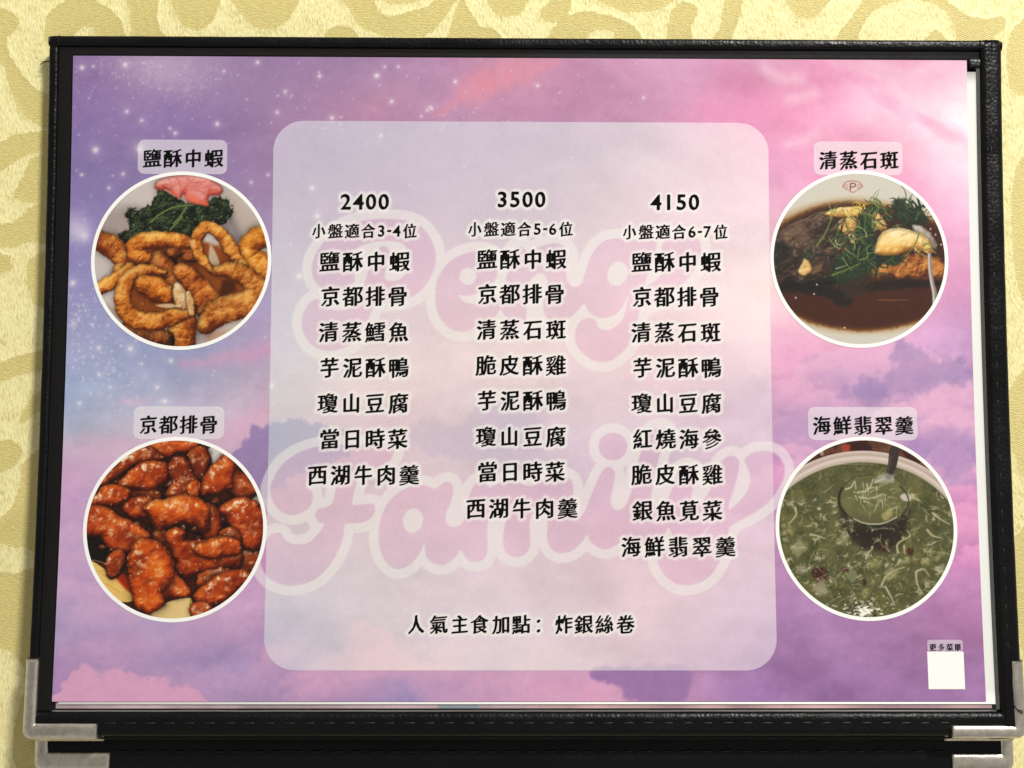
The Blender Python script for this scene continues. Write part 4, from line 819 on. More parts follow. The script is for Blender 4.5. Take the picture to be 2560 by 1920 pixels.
# =========================================================== tablecloth =======================================
def cloth_weave():
    """signed distance (mm) to the satin leaves and scrolls of the damask; negative inside"""
    c = Canvas(-1500, -1400, 4100, 3300, 6.0)
    d = np.full(c.X.shape, 80.0)
    def add(P, hole=False, sm=True):
        Q = smooth_poly(P, 4) if sm else np.asarray(P, float)
        w = c.win(Q[:, 0].min()-60, Q[:, 1].min()-60, Q[:, 0].max()+60, Q[:, 1].max()+60)
        if c.X[w].size == 0: return
        s_ = sdf_poly(c.X[w], c.Y[w], Q)
        d[w] = np.maximum(d[w], -s_) if hole else np.minimum(d[w], s_)
    rng = np.random.default_rng(41)
    for i in range(170):                         # leaves beyond the picture
        x, y = rng.uniform(-1450, 4050), rng.uniform(-1350, 3250)
        if -260 < x < 2800 and -260 < y < 2180: continue
        a = rng.uniform(0, 6.28); L = rng.uniform(120, 260); W = rng.uniform(45, 95); b = rng.uniform(-.5, .5)
        t = np.linspace(-1, 1, 7); up = [(s_*L, W*(1-s_*s_)+b*L*s_*s_) for s_ in t]; dn = [(s_*L, -W*(1-s_*s_)+b*L*s_*s_) for s_ in t[::-1][1:-1]]
        add([(x+u*math.cos(a)-v*math.sin(a), y+u*math.sin(a)+v*math.cos(a)) for u, v in up+dn])
    z1 = lambda p: tr(p, 0, 0, 2.572); z2 = lambda p: tr(p, 850, 0, 2.572); t6 = lambda p: tr(p, 1280, 0, 1.728)
    l7 = lambda p: [(x/1.846, 100+y/1.843) for x, y in p]; l8 = lambda p: [(x/1.8, 1000+y/1.803) for x, y in p]
    add(z1([(-200, 30), (0, 55), (60, 65), (115, 120), (112, 180), (45, 250), (50, 310), (90, 400), (150, 480), (215, 560), (330, 640), (330, 820), (200, 780), (110, 680), (60, 560), (30, 470), (0, 410), (-200, 380)]))
    add(z1([(285, 190), (300, 110), (360, 40), (450, -10), (560, -20), (680, 40), (760, 110), (800, 210), (800, 300), (640, 280), (600, 190), (540, 172), (480, 220), (440, 300), (300, 290)]))
    add(z1([(820, -60), (1010, -60), (1010, 90), (1020, 170), (1060, 240), (1000, 300), (860, 290), (840, 200), (830, 100)]))
    add(z1([(1110, -60), (1120, 70), (1170, 155), (1260, 193), (1345, 160), (1390, 80), (1400, -60)]))
    add(z1([(1490, -60), (1530, 70), (1600, 150), (1690, 190), (1800, 170), (1880, 90), (1905, -60)]))
    add(z1([(2080, 240), (2130, 180), (2200, 165), (2280, 190), (2300, 260), (2200, 300)]))
    add(z2([(40, -60), (60, 60), (90, 120), (160, 190), (300, 235), (430, 240), (560, 225), (640, 150), (700, 80), (725, 30), (800, -60)]))
    add(z2([(225, 10), (260, 80), (340, 100), (460, 70), (560, 40), (600, 0), (560, -20), (460, 20), (330, 30), (270, 0)]), True)
    add(z2([(690, 300), (710, 180), (740, 60), (790, -10), (830, 60), (900, 160), (1000, 190), (1035, 250), (1000, 300)]))
    add(z2([(940, -60), (970, 60), (1030, 98), (1110, 102), (1180, 70), (1200, -60)]))
    add(z2([(1285, 80), (1320, 30), (1380, 0), (1480, 0), (1480, 60), (1430, 130), (1375, 148), (1310, 130)]))
    add(z2([(1330, 300), (1345, 230), (1400, 140), (1520, 82), (1650, 78), (1780, 115), (1880, 165), (1940, 250), (1900, 320)]))
    add(z2([(1590, 240), (1640, 205), (1720, 195), (1770, 230), (1720, 280)]), True)
    add(z2([(1640, -40), (1760, 55), (1900, 82), (2060, 55), (2150, -40)]))
    add(z2([(2105, 280), (2110, 150), (2150, 40), (2230, 10), (2300, 60), (2260, 160), (2240, 280)]))
    add(t6([(700, 220), (680, 130), (685, 50), (730, 22), (800, 28), (790, 90), (770, 130), (790, 180), (780, 230)]))
    add(t6([(860, 210), (900, 100), (930, -30), (995, -30), (985, 70), (955, 150), (940, 220)]))
    add(t6([(1180, -40), (1210, 55), (1255, 84), (1320, 66), (1380, -40)]))
    add(t6([(1430, 200), (1470, 70), (1560, -30), (1700, -50), (1850, -20), (1900, 20), (1960, 62), (2050, 82), (2120, 70), (2130, 120), (2060, 180), (1960, 220)]))
    add(t6([(1500, 180), (1550, 60), (1680, 4), (1790, 8), (1880, 60), (1915, 150), (1910, 200), (1860, 150), (1820, 130), (1760, 190), (1600, 240)]), True)
    add(t6([(2140, 200), (2170, 120), (2260, 60), (2300, 160), (2260, 400), (2150, 380)]))
    add([(2540, 420), (2620, 380), (2640, 700), (2560, 760), (2530, 600)]); add([(2520, 980), (2640, 900), (2660, 1150), (2560, 1200)]); add([(2535, 1350), (2640, 1330), (2650, 1600), (2560, 1640)])
    add(l7([(-150, 500), (0, 470), (60, 440), (150, 422), (300, 430), (300, 515), (200, 515), (130, 530), (60, 570), (0, 610), (-150, 700)]))
    add(l7([(62, 720), (110, 620), (150, 545), (300, 520), (300, 720), (200, 748), (120, 748)]))
    add(l7([(-150, 840), (30, 845), (90, 820), (150, 765), (300, 740), (300, 940), (150, 930), (60, 958), (-40, 950), (-150, 930)]))
    add(l7([(-100, 970), (0, 985), (75, 1005), (40, 1025), (70, 1050), (0, 1078), (-100, 1080)]))
    add(l7([(125, 1060), (150, 1000), (300, 970), (300, 1230), (160, 1215), (130, 1140)]))
    add(l7([(-150, 1530), (0, 1490), (80, 1455), (300, 1420), (300, 1500), (180, 1525), (90, 1545), (0, 1575), (-150, 1620)]))
    add(l8([(85, 95), (110, 40), (150, -20), (260, -60), (240, 40), (160, 60), (110, 105)]))
    add(l8([(-150, 190), (0, 185), (60, 180), (100, 230), (70, 290), (0, 330), (-150, 360)]))
    add(l8([(110, 275), (240, 262), (260, 900), (160, 690), (60, 665), (0, 650), (-100, 640), (-20, 560), (60, 470), (90, 370)]))
    add(l8([(-150, 790), (0, 775), (70, 780), (160, 760), (230, 800), (300, 1700), (100, 1720), (60, 1500), (120, 1260), (60, 1150), (0, 1120), (-150, 1100)]))
    return c, d
c_, d_ = cloth_weave()
c_.I = np.repeat(d_[..., None], 3, 2)
def axis(lo, a, b, hi, fine, coarse):
    return np.concatenate([np.arange(lo, a, coarse), np.arange(a, b, fine), np.arange(b, hi+coarse, coarse)])
ax_ = axis(-620, -190, 185, 620, 0.8, 8.0); ay_ = axis(-560, -140, 138, 560, 0.8, 8.0)
GX, GY = np.meshgrid(ax_, ay_)
pu, pv = to_px(GX, GY, 0*GX)
wv = c_.sample(pu, pv)[..., 0]/7.55
wv = np.where((abs(GX) > 350) | (abs(GY) > 300), 3.0, wv)
hz = 0.25*(fbm(GX/60, GY/60, 61)-.5)
def ridge(x0, y0, x1, y1, w_, h_):
    ex, ey = x1-x0, y1-y0; t = np.clip(((GX-x0)*ex+(GY-y0)*ey)/(ex*ex+ey*ey), 0, 1)
    return h_*np.exp(-((GX-x0-t*ex)**2+(GY-y0-t*ey)**2)/(w_*w_))*np.sin(np.pi*np.clip(t, .02, .98))
hz = hz+ridge(-178, -118, -150, -84, 3.0, 1.1)+ridge(-172, -134, -150, -104, 2.5, .8)+ridge(-190, -60, -160, -40, 5, .7)
cloth = mesh('tablecloth', np.stack([GX, GY, hz], -1).reshape(-1, 3), quads(len(ay_), len(ax_))[:, ::-1], M_CLOTH, attr=wv.ravel(), smooth=True)
tag(cloth, 'pale yellow damask tablecloth with satin scrolls and leaves, under the menu', 'tablecloth')

# =========================================================== menu booklet =====================================
folder = empty('menu_booklet', (2, 0, 0))
tag(folder, 'black leatherette menu booklet with silver metal corners and a clear pocket, on yellow tablecloth', 'menu booklet')

def surf(x, y, off, low=False):
    return (3.0+bend_low(y) if low else Z0+bend(y))+off

def slab(name, x0, x1, y0, y1, zt, zb, mat, parent, low=False, ny=48):
    ys = np.linspace(y0, y1, ny); V = []
    for y in ys:
        V += [(x0, y, surf(0, y, zt, low)), (x1, y, surf(0, y, zt, low)), (x1, y, surf(0, y, zb, low)), (x0, y, surf(0, y, zb, low))]
    q = quads(ny, 4, True)
    return mesh(name, V, [np.vstack([q, [[3, 2, 1, 0]], [[4*ny-4, 4*ny-3, 4*ny-2, 4*ny-1]]])], mat, parent)

def strip(name, x0, x1, y0, y1, along, zt, zb, parent, low=False, groove=None, seed=1, n=110, power=3.2, mat=None):
    """padded leatherette edge: rounded cross-section run along x or y"""
    th = np.linspace(0, 2*np.pi, 44, endpoint=False)
    cs = np.sign(np.cos(th))*abs(np.cos(th))**(2/power); sn = np.sign(np.sin(th))*abs(np.sin(th))**(2/power)
    a0, a1 = (x0, x1) if along == 'x' else (y0, y1); c0, c1 = (y0, y1) if along == 'x' else (x0, x1)
    t = np.linspace(a0, a1, n); V = []
    endr = 0.7
    for i, a in enumerate(t):
        e = min(a-a0, a1-a); k = math.sqrt(max(0, 1-(1-min(e/endr, 1))**2))*0.12+0.88
        wob = 0.16*(fbm(np.array([a/9.]), np.array([seed*3.1]), seed)[0]-.5)
        cr = (c0+c1)/2+wob+cs*(c1-c0)/2*k
        z = (zt+zb)/2+sn*(zt-zb)/2*k+0.22*(fbm(np.array([a/7.]), np.array([seed*1.7]), seed+3)[0]-.5)*(sn > 0)
        if groove is not None: z = z-(sn > .2)*0.5*np.exp(-((cr-groove)/.45)**2)
        X, Y = (np.full(44, a), cr) if along == 'x' else (cr, np.full(44, a))
        V.append(np.stack([X, Y, surf(X, Y, z, low)], -1))
    V = np.concatenate(V); q = quads(n, 44, True)
    if along == 'y': q = q[:, ::-1]
    caps = np.array([np.arange(44), (n-1)*44+np.arange(44)[::-1]])
    if along == 'y': caps = caps[:, ::-1]
    return mesh(name, V, [q, caps[:, ::-1]], mat or M_LEATHER, parent, smooth=True)

L_, R_, T_, B_ = -156.5, 160.2, 111.6, -115.6
board = slab('upper_board', L_+1, R_-1, B_+1, T_-1, -1.2, -3.6, M_BOARD, folder)
strip('edge_binding', L_, R_, 107.7, T_, 'x', 1.0, -4.3, folder, seed=2, n=220)
strip('edge_binding', L_, -153.1, B_+.6, 108.5, 'y', 0.7, -4.3, folder, seed=3, n=160)
strip('edge_binding', 152.7, R_, B_+.6, T_-.2, 'y', 1.25, -4.35, folder, groove=155.8, seed=4, n=180)
strip('edge_binding', L_+.3, R_-.3, B_, -107.9, 'x', 0.9, -4.3, folder, groove=-111.3, seed=5, n=220)
strip('back_edge', L_+.5, R_-.5, -118.0, -108.2, 'x', -4.5, -6.4, folder, seed=6, n=160)
slab('lower_board', L_+1.2, R_-1.2, -128, 110, -.6, -2.3, M_BOARD, folder, low=True)
strip('edge_binding', L_+.3, R_-.3, -129.4, -116.5, 'x', 0.6, -2.6, folder, low=True, groove=-122.9, seed=7, n=200)
strip('edge_binding', L_, -152.4, -128.6, 100, 'y', 0.5, -2.6, folder, low=True, seed=8, n=120)
strip('edge_binding', 153.0, R_, -128.6, 100, 'y', 0.5, -2.6, folder, low=True, seed=9, n=120)

def capsules(name, segs, r, parent, mat, low=False, sink=0.):
    V = []; Fq = []; nb = 0; ring = np.linspace(0, 2*np.pi, 8, endpoint=False)
    for (ax, ay, az), (bx, by, bz) in segs:
        A = np.array([ax, ay, surf(ax, ay, az, low)]); Bq = np.array([bx, by, surf(bx, by, bz, low)])
        dv = Bq-A; L = np.linalg.norm(dv); dv = dv/L; u = np.cross(dv, [0, 0, 1.0]); u /= np.linalg.norm(u)+1e-9; v = np.cross(u, dv)
        prof = [(0, .2), (.08, .8), (.25, 1), (.75, 1), (.92, .8), (1, .2)]
        for s_, k in prof:
            dip = -sink*(2*s_-1)**4
            V.append(A+dv*L*s_+[0, 0, dip]+r*k*(np.cos(ring)[:, None]*u+np.sin(ring)[:, None]*v))
        Fq.append(quads(6, 8, True)+nb); nb += 48
    return mesh(name, np.concatenate(V), [np.vstack(Fq)], mat, parent, smooth=True)
rs = np.random.default_rng(8)
def row(a0, a1, pitch, fn):
    out = []; a = a0
    while a < a1: out.append(fn(a+rs.uniform(-.2, .2), a+pitch*.70+rs.uniform(-.2, .2))); a += pitch
    return out
capsules('stitching', row(-132, 135, 6.3, lambda a, b: ((a, -111.3+rs.uniform(-.1, .1), .62), (b, -111.2, .68))), .38, folder, M_THREAD, sink=.5)
capsules('stitching', row(-90, 104, 6.0, lambda a, b: ((155.8, a, .92), (155.85+rs.uniform(-.1, .1), b, .95))), .36, folder, M_THREAD, sink=.5)
capsules('stitching', row(-131, 139, 6.3, lambda a, b: ((a, -122.9+rs.uniform(-.1, .1), .36), (b, -122.8, .40))), .36, folder, M_THREAD, low=True, sink=.4)
# binding seams across the top corners and the small folded tab beside the pocket
strip('binding_seam', 152.3, 153.0, 108.0, 111.3, 'y', 1.35, -2, folder, seed=10, n=24, power=2.4)
strip('binding_seam', 156.1, 156.8, 106.0, 111.2, 'y', 1.4, -2, folder, seed=12, n=24, power=2.4)
strip('binding_seam', -153.2, -152.6, 107.9, 111.3, 'y', 1.15, -2, folder, seed=11, n=24, power=2.4)
strip('pocket_tab', 149.2, 152.8, 101.9, 105.2, 'x', .75, -.4, folder, seed=13, n=24, power=3.0)

def metal_corner(name, cx, cy, sx, alen, blen, wa, wb, zt, zb, lipa, lipb, low, parent):
    """folded plate round a corner: arm A runs up the side, arm B along the lower edge; sx = -1 left, +1 right"""
    rc = 3.2; path = []                                    # (outer x, outer y, inner x, inner y, lip weight A, B)
    for s_ in np.linspace(alen, rc, 22): path.append((0, s_, wa, max(s_, wb), 1, 0))
    for a in np.linspace(0, np.pi/2, 14)[1:-1]:
        path.append((rc-rc*math.cos(a), rc-rc*math.sin(a), wa, wb, math.cos(a), math.sin(a)))
    for s_ in np.linspace(rc, blen, 22): path.append((s_, 0, max(s_, wa), wb, 0, 1))
    prof = []                                              # (0 outer .. 1 inner, z, lip share)
    prof += [(.30, zb-.35, 1.0), (.05, zb-.35, 1.0), (0., zb-.05, 1.), (0., zb+.25, .95), (0.02, zb+.75, .35), (0, zb+1.3, .06)]
    prof += [(0, zt-2.0, 0), (.015, zt-1.4, 0), (.06, zt-.9, 0), (.13, zt-.52, 0), (.22, zt-.22, 0), (.33, zt-.05, 0), (.45, zt, 0), (.60, zt-.01, 0), (.74, zt-.07, 0), (.85, zt-.2, 0), (.93, zt-.42, 0), (.98, zt-.75, 0), (1., zt-1.15, 0), (1., zt-1.6, 0)]
    V = []; npf = len(prof)
    for k, (ox, oy, ix, iy, la, lb) in enumerate(path):
        for u, z, lp in prof:
            x = ox+(ix-ox)*u-lipa*la*lp; y = oy+(iy-oy)*u-lipb*lb*lp
            X, Y = cx-sx*x, cy+y
            dent = .12*(fbm(np.array([X/3.]), np.array([Y/3.]), 77)[0]-.5)
            V.append((X, Y, surf(X, Y, z, low)+dent))
    q = quads(len(path), npf)
    if sx > 0: q = q[:, ::-1]
    caps = np.array([np.arange(npf), (len(path)-1)*npf+np.arange(npf)[::-1]])
    if sx < 0: caps = caps[:, ::-1]
    o = mesh(name, V, [q, caps], M_METAL, parent, smooth=True)
    md = o.modifiers.new('plate', 'SOLIDIFY'); md.thickness = 0.00025; md.offset = -1
    return o
metal_corner('metal_corner', -157.2, -116.4, -1, 25.0, 23.8, 4.3, 5.2, 1.5, -5.4, .5, 2.1, False, folder)
metal_corner('metal_corner', 160.9, -116.2, 1, 24.2, 24.2, 4.6, 4.3, 1.5, -5.4, .5, 2.4, False, folder)
metal_corner('metal_corner', -157.1, -129.5, -1, 25.0, 24.6, 4.6, 6.6, 1.1, -3.3, .2, .3, True, folder)
metal_corner('metal_corner', 160.9, -129.5, 1, 25.0, 20.6, 4.6, 6.0, 1.1, -3.3, .2, .3, True, folder)

def wire(name, pts, r, parent, mat):
    P = smooth_poly(pts, 6, False); ring = np.linspace(0, 2*np.pi, 6, endpoint=False); V = []
    for i in range(len(P)):
        dv = P[min(i+1, len(P)-1)]-P[max(i-1, 0)]; dv /= np.linalg.norm(dv); u = np.cross(dv, [0, .3, 1.]); u /= np.linalg.norm(u); v = np.cross(u, dv)
        V.append(P[i]+r*(np.cos(ring)[:, None]*u+np.sin(ring)[:, None]*v))
    return mesh(name, np.concatenate(V), [quads(len(P), 6, True)], mat, parent, smooth=True)
wire('loose_thread', [(-156.0, 104.4, 5), (-157.6, 104.3, 4.6), (-159.4, 103.9, 4.2), (-161.4, 103.3, 3.6)], .14, folder, M_THREAD)
wire('loose_thread', [(-156.0, 104.3, 4.6), (-158.0, 104.1, 4.0), (-160.0, 104.4, 3.4), (-161.2, 104.4, 3.0)], .12, folder, M_THREAD)
zb_ = lambda y: Z0+bend(y)
wire('loose_thread', [(156.4, -105.2, zb_(-105)+1.2), (157.4, -106.8, zb_(-106)+1.9), (158.6, -107.9, zb_(-108)+2.2), (158.8, -107.2, zb_(-107)+2.1), (157.9, -107.0, zb_(-107)+2.0)], .2, folder, M_THREAD)

# clear pocket: a film over the sheets with a thicker welded margin and a pale lip at the open ends
def film(name, x0, x1, y0, y1, off, mat, thick=.12):
    X, Y = np.meshgrid(np.linspace(x0, x1, 12), np.linspace(y1, y0, 60))
    return mesh(name, np.stack([X, Y, surf(X, Y, off)], -1).reshape(-1, 3), quads(60, 12), mat, folder, smooth=True)
film('clear_pocket', -148.8, 149.2, -105.2, 105.2, .40, M_FILM)
film('pocket_margin', -152.9, -148.8, -107.4, 107.5, .36, M_WELD)
film('pocket_margin', -148.8, 152.5, 105.2, 107.5, .36, M_WELD)
film('pocket_margin', 151.4, 152.6, -107.2, 105.2, .36, M_LIP)
film('pocket_margin', -148.8, 151.4, -107.6, -105.2, .36, M_WELD)
strip('pocket_lip', -148.0, 151.4, -107.85, -107.35, 'x', .55, .0, folder, seed=15, n=120, mat=M_LIP)

# =========================================================== sheets in the pocket =============================
def rect_grid(x0, x1, y0, y1, step):
    nx, ny = int((x1-x0)/step)+2, int((y1-y0)/step)+2
    X, Y = np.meshgrid(np.linspace(x0, x1, nx), np.linspace(y1, y0, ny)); return X, Y
def outline_grid(half, y0, y1, cx, nx, ny, cos=True):
    t = (1-np.cos(np.linspace(0, np.pi, ny)))/2 if cos else np.linspace(0, 1, ny)
    ys = y1+(y0-y1)*t; s_ = np.linspace(-1, 1, nx)
    hw = np.array([half(y) for y in ys]); return cx+s_[None, :]*hw[:, None], np.repeat(ys[:, None], nx, 1)
def rrect_half(y0, y1, hw, r):
    def f(y):
        e = min(y-y0, y1-y)
        return hw-r+(math.sqrt(max(r*r-(r-e)**2, 0)) if e < r else r)
    return f
def sheet_mesh(name, X, Y, off, mat, parent, canvas=None, colfn=None, step=1):
    Z = surf(X, Y, off); col = None
    if canvas is not None or colfn is not None:
        u, v = to_px(X, Y, Z); col = (canvas.sample(u, v) if canvas is not None else colfn(u, v)).reshape(-1, 3)
    return mesh(name, np.stack([X, Y, Z], -1).reshape(-1, 3), quads(*X.shape), mat, parent, col=col)

blank = slab('paper_sheet', -146.6, 151.6, -105.7, 101.0, -.25, -.40, M_PAPER, None)
tag(blank, 'plain white paper showing as a narrow border right of the purple cloud print', 'paper')
X, Y = rect_grid(-147.5, 150.6, -107.1, 100, 1.0)
def rear_col(u, v):
    t = u/2560; c0 = np.where((t < .52)[..., None], C(196, 172, 176), C(204, 168, 172)); n = fbm(u/90, v/90, 91)[..., None]
    c0 = c0*(.8+.4*n); a = ((u > 1095) & (u < 1200))[..., None]; return np.where(a, C(150, 160, 172), c0)
rear = sheet_mesh('rear_menu_sheet', X, Y, -.75, M_PRINT, None, colfn=rear_col)
tag(rear, 'second printed sheet, only a thin mauve strip showing below the white paper', 'menu sheet')

CAN_S, CAN_P = paint_sheet()

# ---- glyphs: brush-like letters grown from the built-in font ----
GL = {}
def glyph(ch, off):
    if (ch, off) in GL: return GL[ch, off]
    cu = bpy.data.curves.new('glyph', 'FONT'); cu.body = ch; cu.size = 1.0; cu.offset = off; cu.dimensions = '2D'; cu.fill_mode = 'BOTH'; cu.resolution_u = 3
    ob = bpy.data.objects.new('glyph', cu); COL.objects.link(ob)
    dg = bpy.context.evaluated_depsgraph_get(); dg.update()
    me = bpy.data.meshes.new_from_object(ob.evaluated_get(dg))
    v = np.empty(len(me.vertices)*3); me.vertices.foreach_get('co', v); v = v.reshape(-1, 3)[:, :2]
    me.calc_loop_triangles(); t = np.empty(len(me.loop_triangles)*3, np.int32); me.loop_triangles.foreach_get('vertices', t); t = t.reshape(-1, 3)
    bpy.data.objects.remove(ob); bpy.data.curves.remove(cu); bpy.data.meshes.remove(me)
    a, b, c = v[t[:, 0]], v[t[:, 1]], v[t[:, 2]]
    cr = (b[:, 0]-a[:, 0])*(c[:, 1]-a[:, 1])-(b[:, 1]-a[:, 1])*(c[:, 0]-a[:, 0])
    area = abs(cr).sum()/2; t = np.where((cr < 0)[:, None], t[:, ::-1], t)
    GL[ch, off] = (v, t, area); return GL[ch, off]

HALO = []                                        # points covered by letters, in photo-grid units
def text_line(name, chars, centres, em_px, parent, label, halo=True, off=.11, weight=1.0):
    """chars one by one at traced centres; the nib is drawn slantwise so strokes swell and end on a slope"""
    V = []; Fq = []; nb = 0
    cx0, cy0 = on_leaf(*np.array(centres, float).T)
    x1, _ = on_leaf(np.array(centres)[:, 0]+10, np.array(centres)[:, 1]); em = em_px*(x1-cx0).mean()/10
    for ch, x, y in zip(chars, cx0, cy0):
        cjk = ord(ch) > 255
        v, t, area = glyph(ch, 0.0 if cjk else .008)
        if cjk:
            w_ = np.clip(.100-.20*(area-.18), .020, .070)*weight
            nx = np.clip(.80+.75*(area-.12), .84, .98)
            p = (v-[.5, .38])*[nx, .99]; p[:, 1] += .08*p[:, 0]
            ang = math.radians(27)
        else:
            w_ = .045*weight; c = (v.min(0)+v.max(0))/2; p = v-c; ang = math.radians(40)
            if ch == '-': p = p*[.9, 1.0]+[0, 0.0]
        ks = np.linspace(-.5, .5, 7)
        for i, k in enumerate(ks):
            P = (p+k*w_*np.array([math.cos(ang), math.sin(ang)]))*em+[x, y]
            V.append(np.column_stack([P, surf(P[:, 0], P[:, 1], off+.004*i)])); Fq.append(t+nb); nb += len(P)
            if halo:
                q = []
                for wa in ((1, 0, 0), (0, 1, 0), (.5, .5, 0), (0, .5, .5), (.5, 0, .5), (.34, .33, .33), (.75, .25, 0), (.25, .75, 0)):
                    q.append(P[t[:, 0]]*wa[0]+P[t[:, 1]]*wa[1]+P[t[:, 2]]*wa[2])
                q = np.vstack(q); HALO.append(np.stack(to_px(q[:, 0], q[:, 1], surf(q[:, 0], q[:, 1], 0)), -1))
    return name, np.vstack(V), np.vstack(Fq), label
K = 1.15732
def spread(s_, x0, x1, yc, ink=44, slope=0.0):
    n = len(s_); xs = np.linspace((x0+ink/2)*K, (x1-ink/2)*K, n)
    return [(x, yc*K) for x in xs]
EM = 53.6
LINES = []
def price(s_, x0, x1, y): LINES.append(text_line('price', s_, spread(s_, x0, x1, y, 24), 54, None, 'price '+s_, weight=1.1))
price('2400', 735, 841, 436); price('3500', 1073, 1179, 431); price('4150', 1405, 1511, 437)
for s_, dx, y, col in (('小盤適合3-4位', 0, 499, 'left'), ('小盤適合5-6位', 390, 495, 'middle'), ('小盤適合6-7位', 776.6, 501, 'right')):
    xs = [700+v/3.77+dx for v in (366, 523, 680, 832, 955, 1030, 1100, 1225)]
    LINES.append(text_line('portion_note', s_, [(x, y*K) for x in xs], 39.5, None, 'portion note '+s_, weight=.95))
DISH = {'left': [('鹽酥中蝦', 690, 885, 565), ('京都排骨', 692, 881, 640), ('清蒸鱈魚', 688, 883, 717), ('芋泥酥鴨', 690, 883, 794), ('瓊山豆腐', 686, 883, 871), ('當日時菜', 690, 881, 948), ('西湖牛肉羹', 664, 906, 1026)],
        'middle': [('鹽酥中蝦', 1030, 1223, 560), ('京都排骨', 1031, 1220, 635), ('清蒸石斑', 1029, 1223, 712), ('脆皮酥雞', 1028, 1223, 789), ('芋泥酥鴨', 1030, 1223, 865), ('瓊山豆腐', 1028, 1223, 943), ('當日時菜', 1031, 1221, 1019), ('西湖牛肉羹', 1006, 1248, 1098)],
        'right': [('鹽酥中蝦', 1364, 1557, 566), ('京都排骨', 1365, 1554, 641), ('清蒸石斑', 1363, 1557, 718), ('芋泥酥鴨', 1366, 1558, 794), ('瓊山豆腐', 1364, 1559, 871), ('紅燒海參', 1366, 1560, 948), ('脆皮酥雞', 1364, 1561, 1025), ('銀魚莧菜', 1366, 1561, 1103), ('海鮮翡翠羹', 1341, 1589, 1181)]}
for col, rows in DISH.items():
    for s_, x0, x1, y in rows:
        LINES.append(text_line('dish_name', s_, spread(s_, x0, x1, y), EM, None, 'dish name %s in the %s column' % (s_, col)))
s_ = '人氣主食加點：炸銀絲卷'
xs = [490, 635, 770, 897, 1037, 1165, 1303, 1440, 1567, 1700, 1836]
LINES.append(text_line('footer_note', s_, [(850+x/2.572, 1280+722/2.572) for x in xs], 49, None, 'footer note '+s_))

# white glow printed round the letters
pts = np.vstack(HALO)
hh, ww = CAN_P.X.shape
jj = ((pts[:, 0]-CAN_P.x0)/CAN_P.step).astype(int); ii = ((pts[:, 1]-CAN_P.y0)/CAN_P.step).astype(int)
mk = np.zeros((hh, ww)); ok = (ii > 0) & (ii < hh) & (jj > 0) & (jj < ww); mk[ii[ok], jj[ok]] = 1
r_ = 3; dil = np.zeros_like(mk)
for dy in range(-r_, r_+1):
    for dx in range(-r_, r_+1):
        q = dx*dx+dy*dy
        if q <= 10: dil = np.maximum(dil, np.roll(np.roll(mk, dy, 0), dx, 1))
for ax in (0, 1): dil = (np.roll(dil, 1, ax)+2*dil+np.roll(dil, -1, ax))/4
CAN_P.mix((slice(None), slice(None)), .68*dil, C(250, 248, 244))

# ---- the printed sheet and everything printed on it ----
X, Y = rect_grid(-148.5, 148.5, -104.8, 104.8, 0.36)
sheet = sheet_mesh('menu_sheet', X, Y, 0.0, M_PRINT, None, canvas=CAN_S)
tag(sheet, 'purple and pink cloud print with three dish columns and four round food photos', 'menu sheet')
X, Y = outline_grid(rrect_half(-95.2, 83.4, 82.0, 10.0), -95.2, 83.4, 0.0, 560, 620, False)
panel = sheet_mesh('text_panel', X, Y, .05, M_PRINT, sheet, canvas=CAN_P)
panel['label'] = 'pale rounded panel with the words Peng Family in large outlined script behind the dish list'
for name, V, Fq, lab in LINES:
    o = mesh(name, V, Fq, M_INK, panel); o['label'] = lab

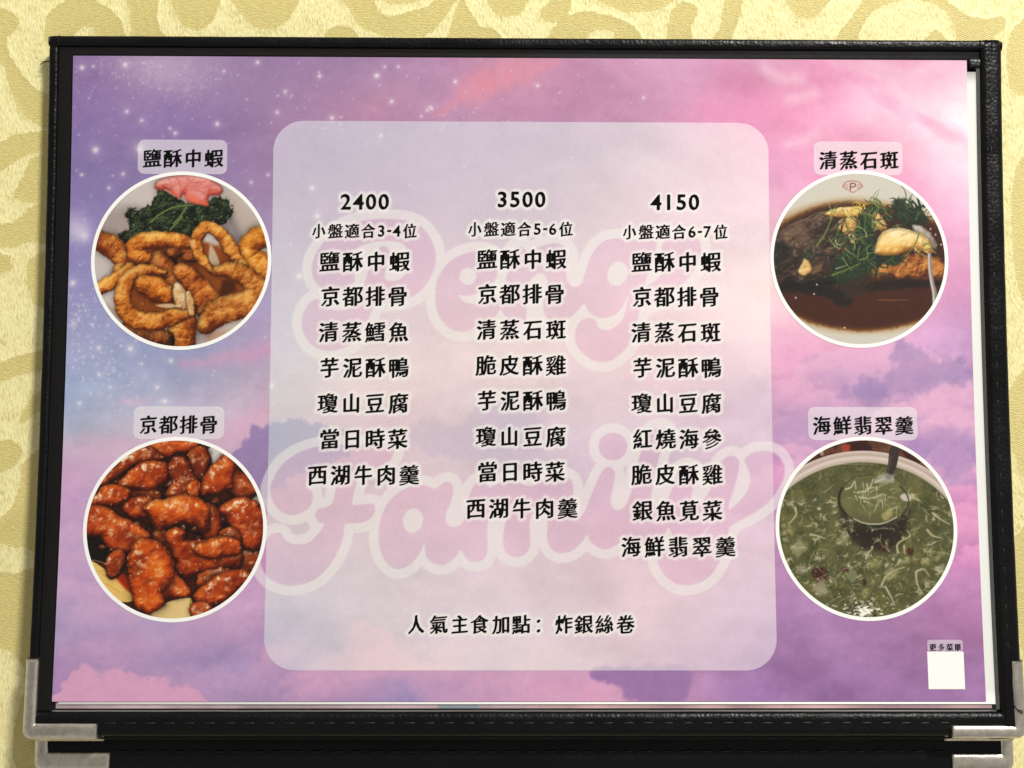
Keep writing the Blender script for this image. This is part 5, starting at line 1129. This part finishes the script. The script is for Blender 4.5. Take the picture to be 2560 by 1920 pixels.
for k, (fn, cx, cy, ox, oy, sc, lab) in enumerate((
        (paint_shrimp, -111.66, 36.75, 220, 420, 3.606, 'round photo of golden fried shrimps with parsley'),
        (paint_fish, 111.68, 38.07, 1920, 420, 3.606, 'round photo of a steamed fish in dark sauce with spring onion'),
        (paint_ribs, -111.46, -50.67, 200, 1090, 3.529, 'round photo of glazed reddish brown pork ribs'),
        (paint_soup, 111.99, -50.14, 1930, 1090, 3.529, 'round photo of green soup with a ladle'))):
    cv = fn(); r = 28.6
    X, Y = outline_grid(lambda y: math.sqrt(max(r*r-(y-cy)**2, 0)), cy-r+1e-4, cy+r-1e-4, cx, 300, 320)
    o = sheet_mesh('dish_photo', X, Y, .05, M_PRINT, sheet, colfn=lambda u, v: np.clip(cv.sample((u-ox)*sc, (v-oy)*sc), 0, 1)**1.13)
    o['label'] = lab
    th = np.linspace(0, 2*np.pi, 161); rr = np.array([28.35, 28.9, 29.55])
    X = cx+rr[:, None]*np.cos(th); Y = cy+rr[:, None]*np.sin(th)
    sheet_mesh('photo_ring', X[::-1], Y[::-1], .10, M_RING, o)

def caption(x0, x1, y0, y1, rad, s_, centres, em, lab, mixc=.62, cut=0.0):
    cx, hw = (x0+x1)/2, (x1-x0)/2
    X, Y = outline_grid(rrect_half(y0, y1, hw, rad), y0, y1, cx, 120, 60, False)
    o = sheet_mesh('dish_caption', X, Y, .04, M_PRINT, sheet, colfn=lambda u, v: CAN_S.sample(u, v)*(1-mixc)+mixc*C(240, 236, 240))
    o['label'] = lab
    n, V, Fq, _ = text_line('caption_text', s_, centres, em, None, '', halo=False)
    mesh('caption_text', V, Fq, M_INK, o); return o
caption(-126.6, -97.2, 65.4, 76.9, 2.2, '鹽酥中蝦', spread('鹽酥中蝦', 309, 482, 342, 40), 49, 'pale caption box reading 鹽酥中蝦')
caption(97.0, 126.6, 66.0, 77.3, 2.2, '清蒸石斑', spread('清蒸石斑', 1769, 1941, 346, 40), 49, 'pale caption box reading 清蒸石斑')
caption(-125.9, -96.5, -21.9, -11.2, 2.2, '京都排骨', spread('京都排骨', 301, 471, 917, 40), 49, 'pale caption box reading 京都排骨')
caption(93.8, 129.6, -21.8, -10.9, 2.2, '海鮮翡翠羹', spread('海鮮翡翠羹', 1755, 1973, 919, 40), 49, 'pale caption box reading 海鮮翡翠羹')
xs = [1700+x/2.572 for x in (1625, 1680, 1733, 1785)]
caption(130.4, 141.8, -89.3, -85.6, .8, '更多菜單', [(x, 1280+870/2.572) for x in xs], 19, 'small caption reading 更多菜單 above a blank white square', .55)
X, Y = outline_grid(lambda y: 5.85, -101.0, -89.3, 136.1, 20, 20, False)
o = sheet_mesh('blank_label', X, Y, .05, M_RING, sheet); o['label'] = 'blank white square in the bottom right corner of the print'
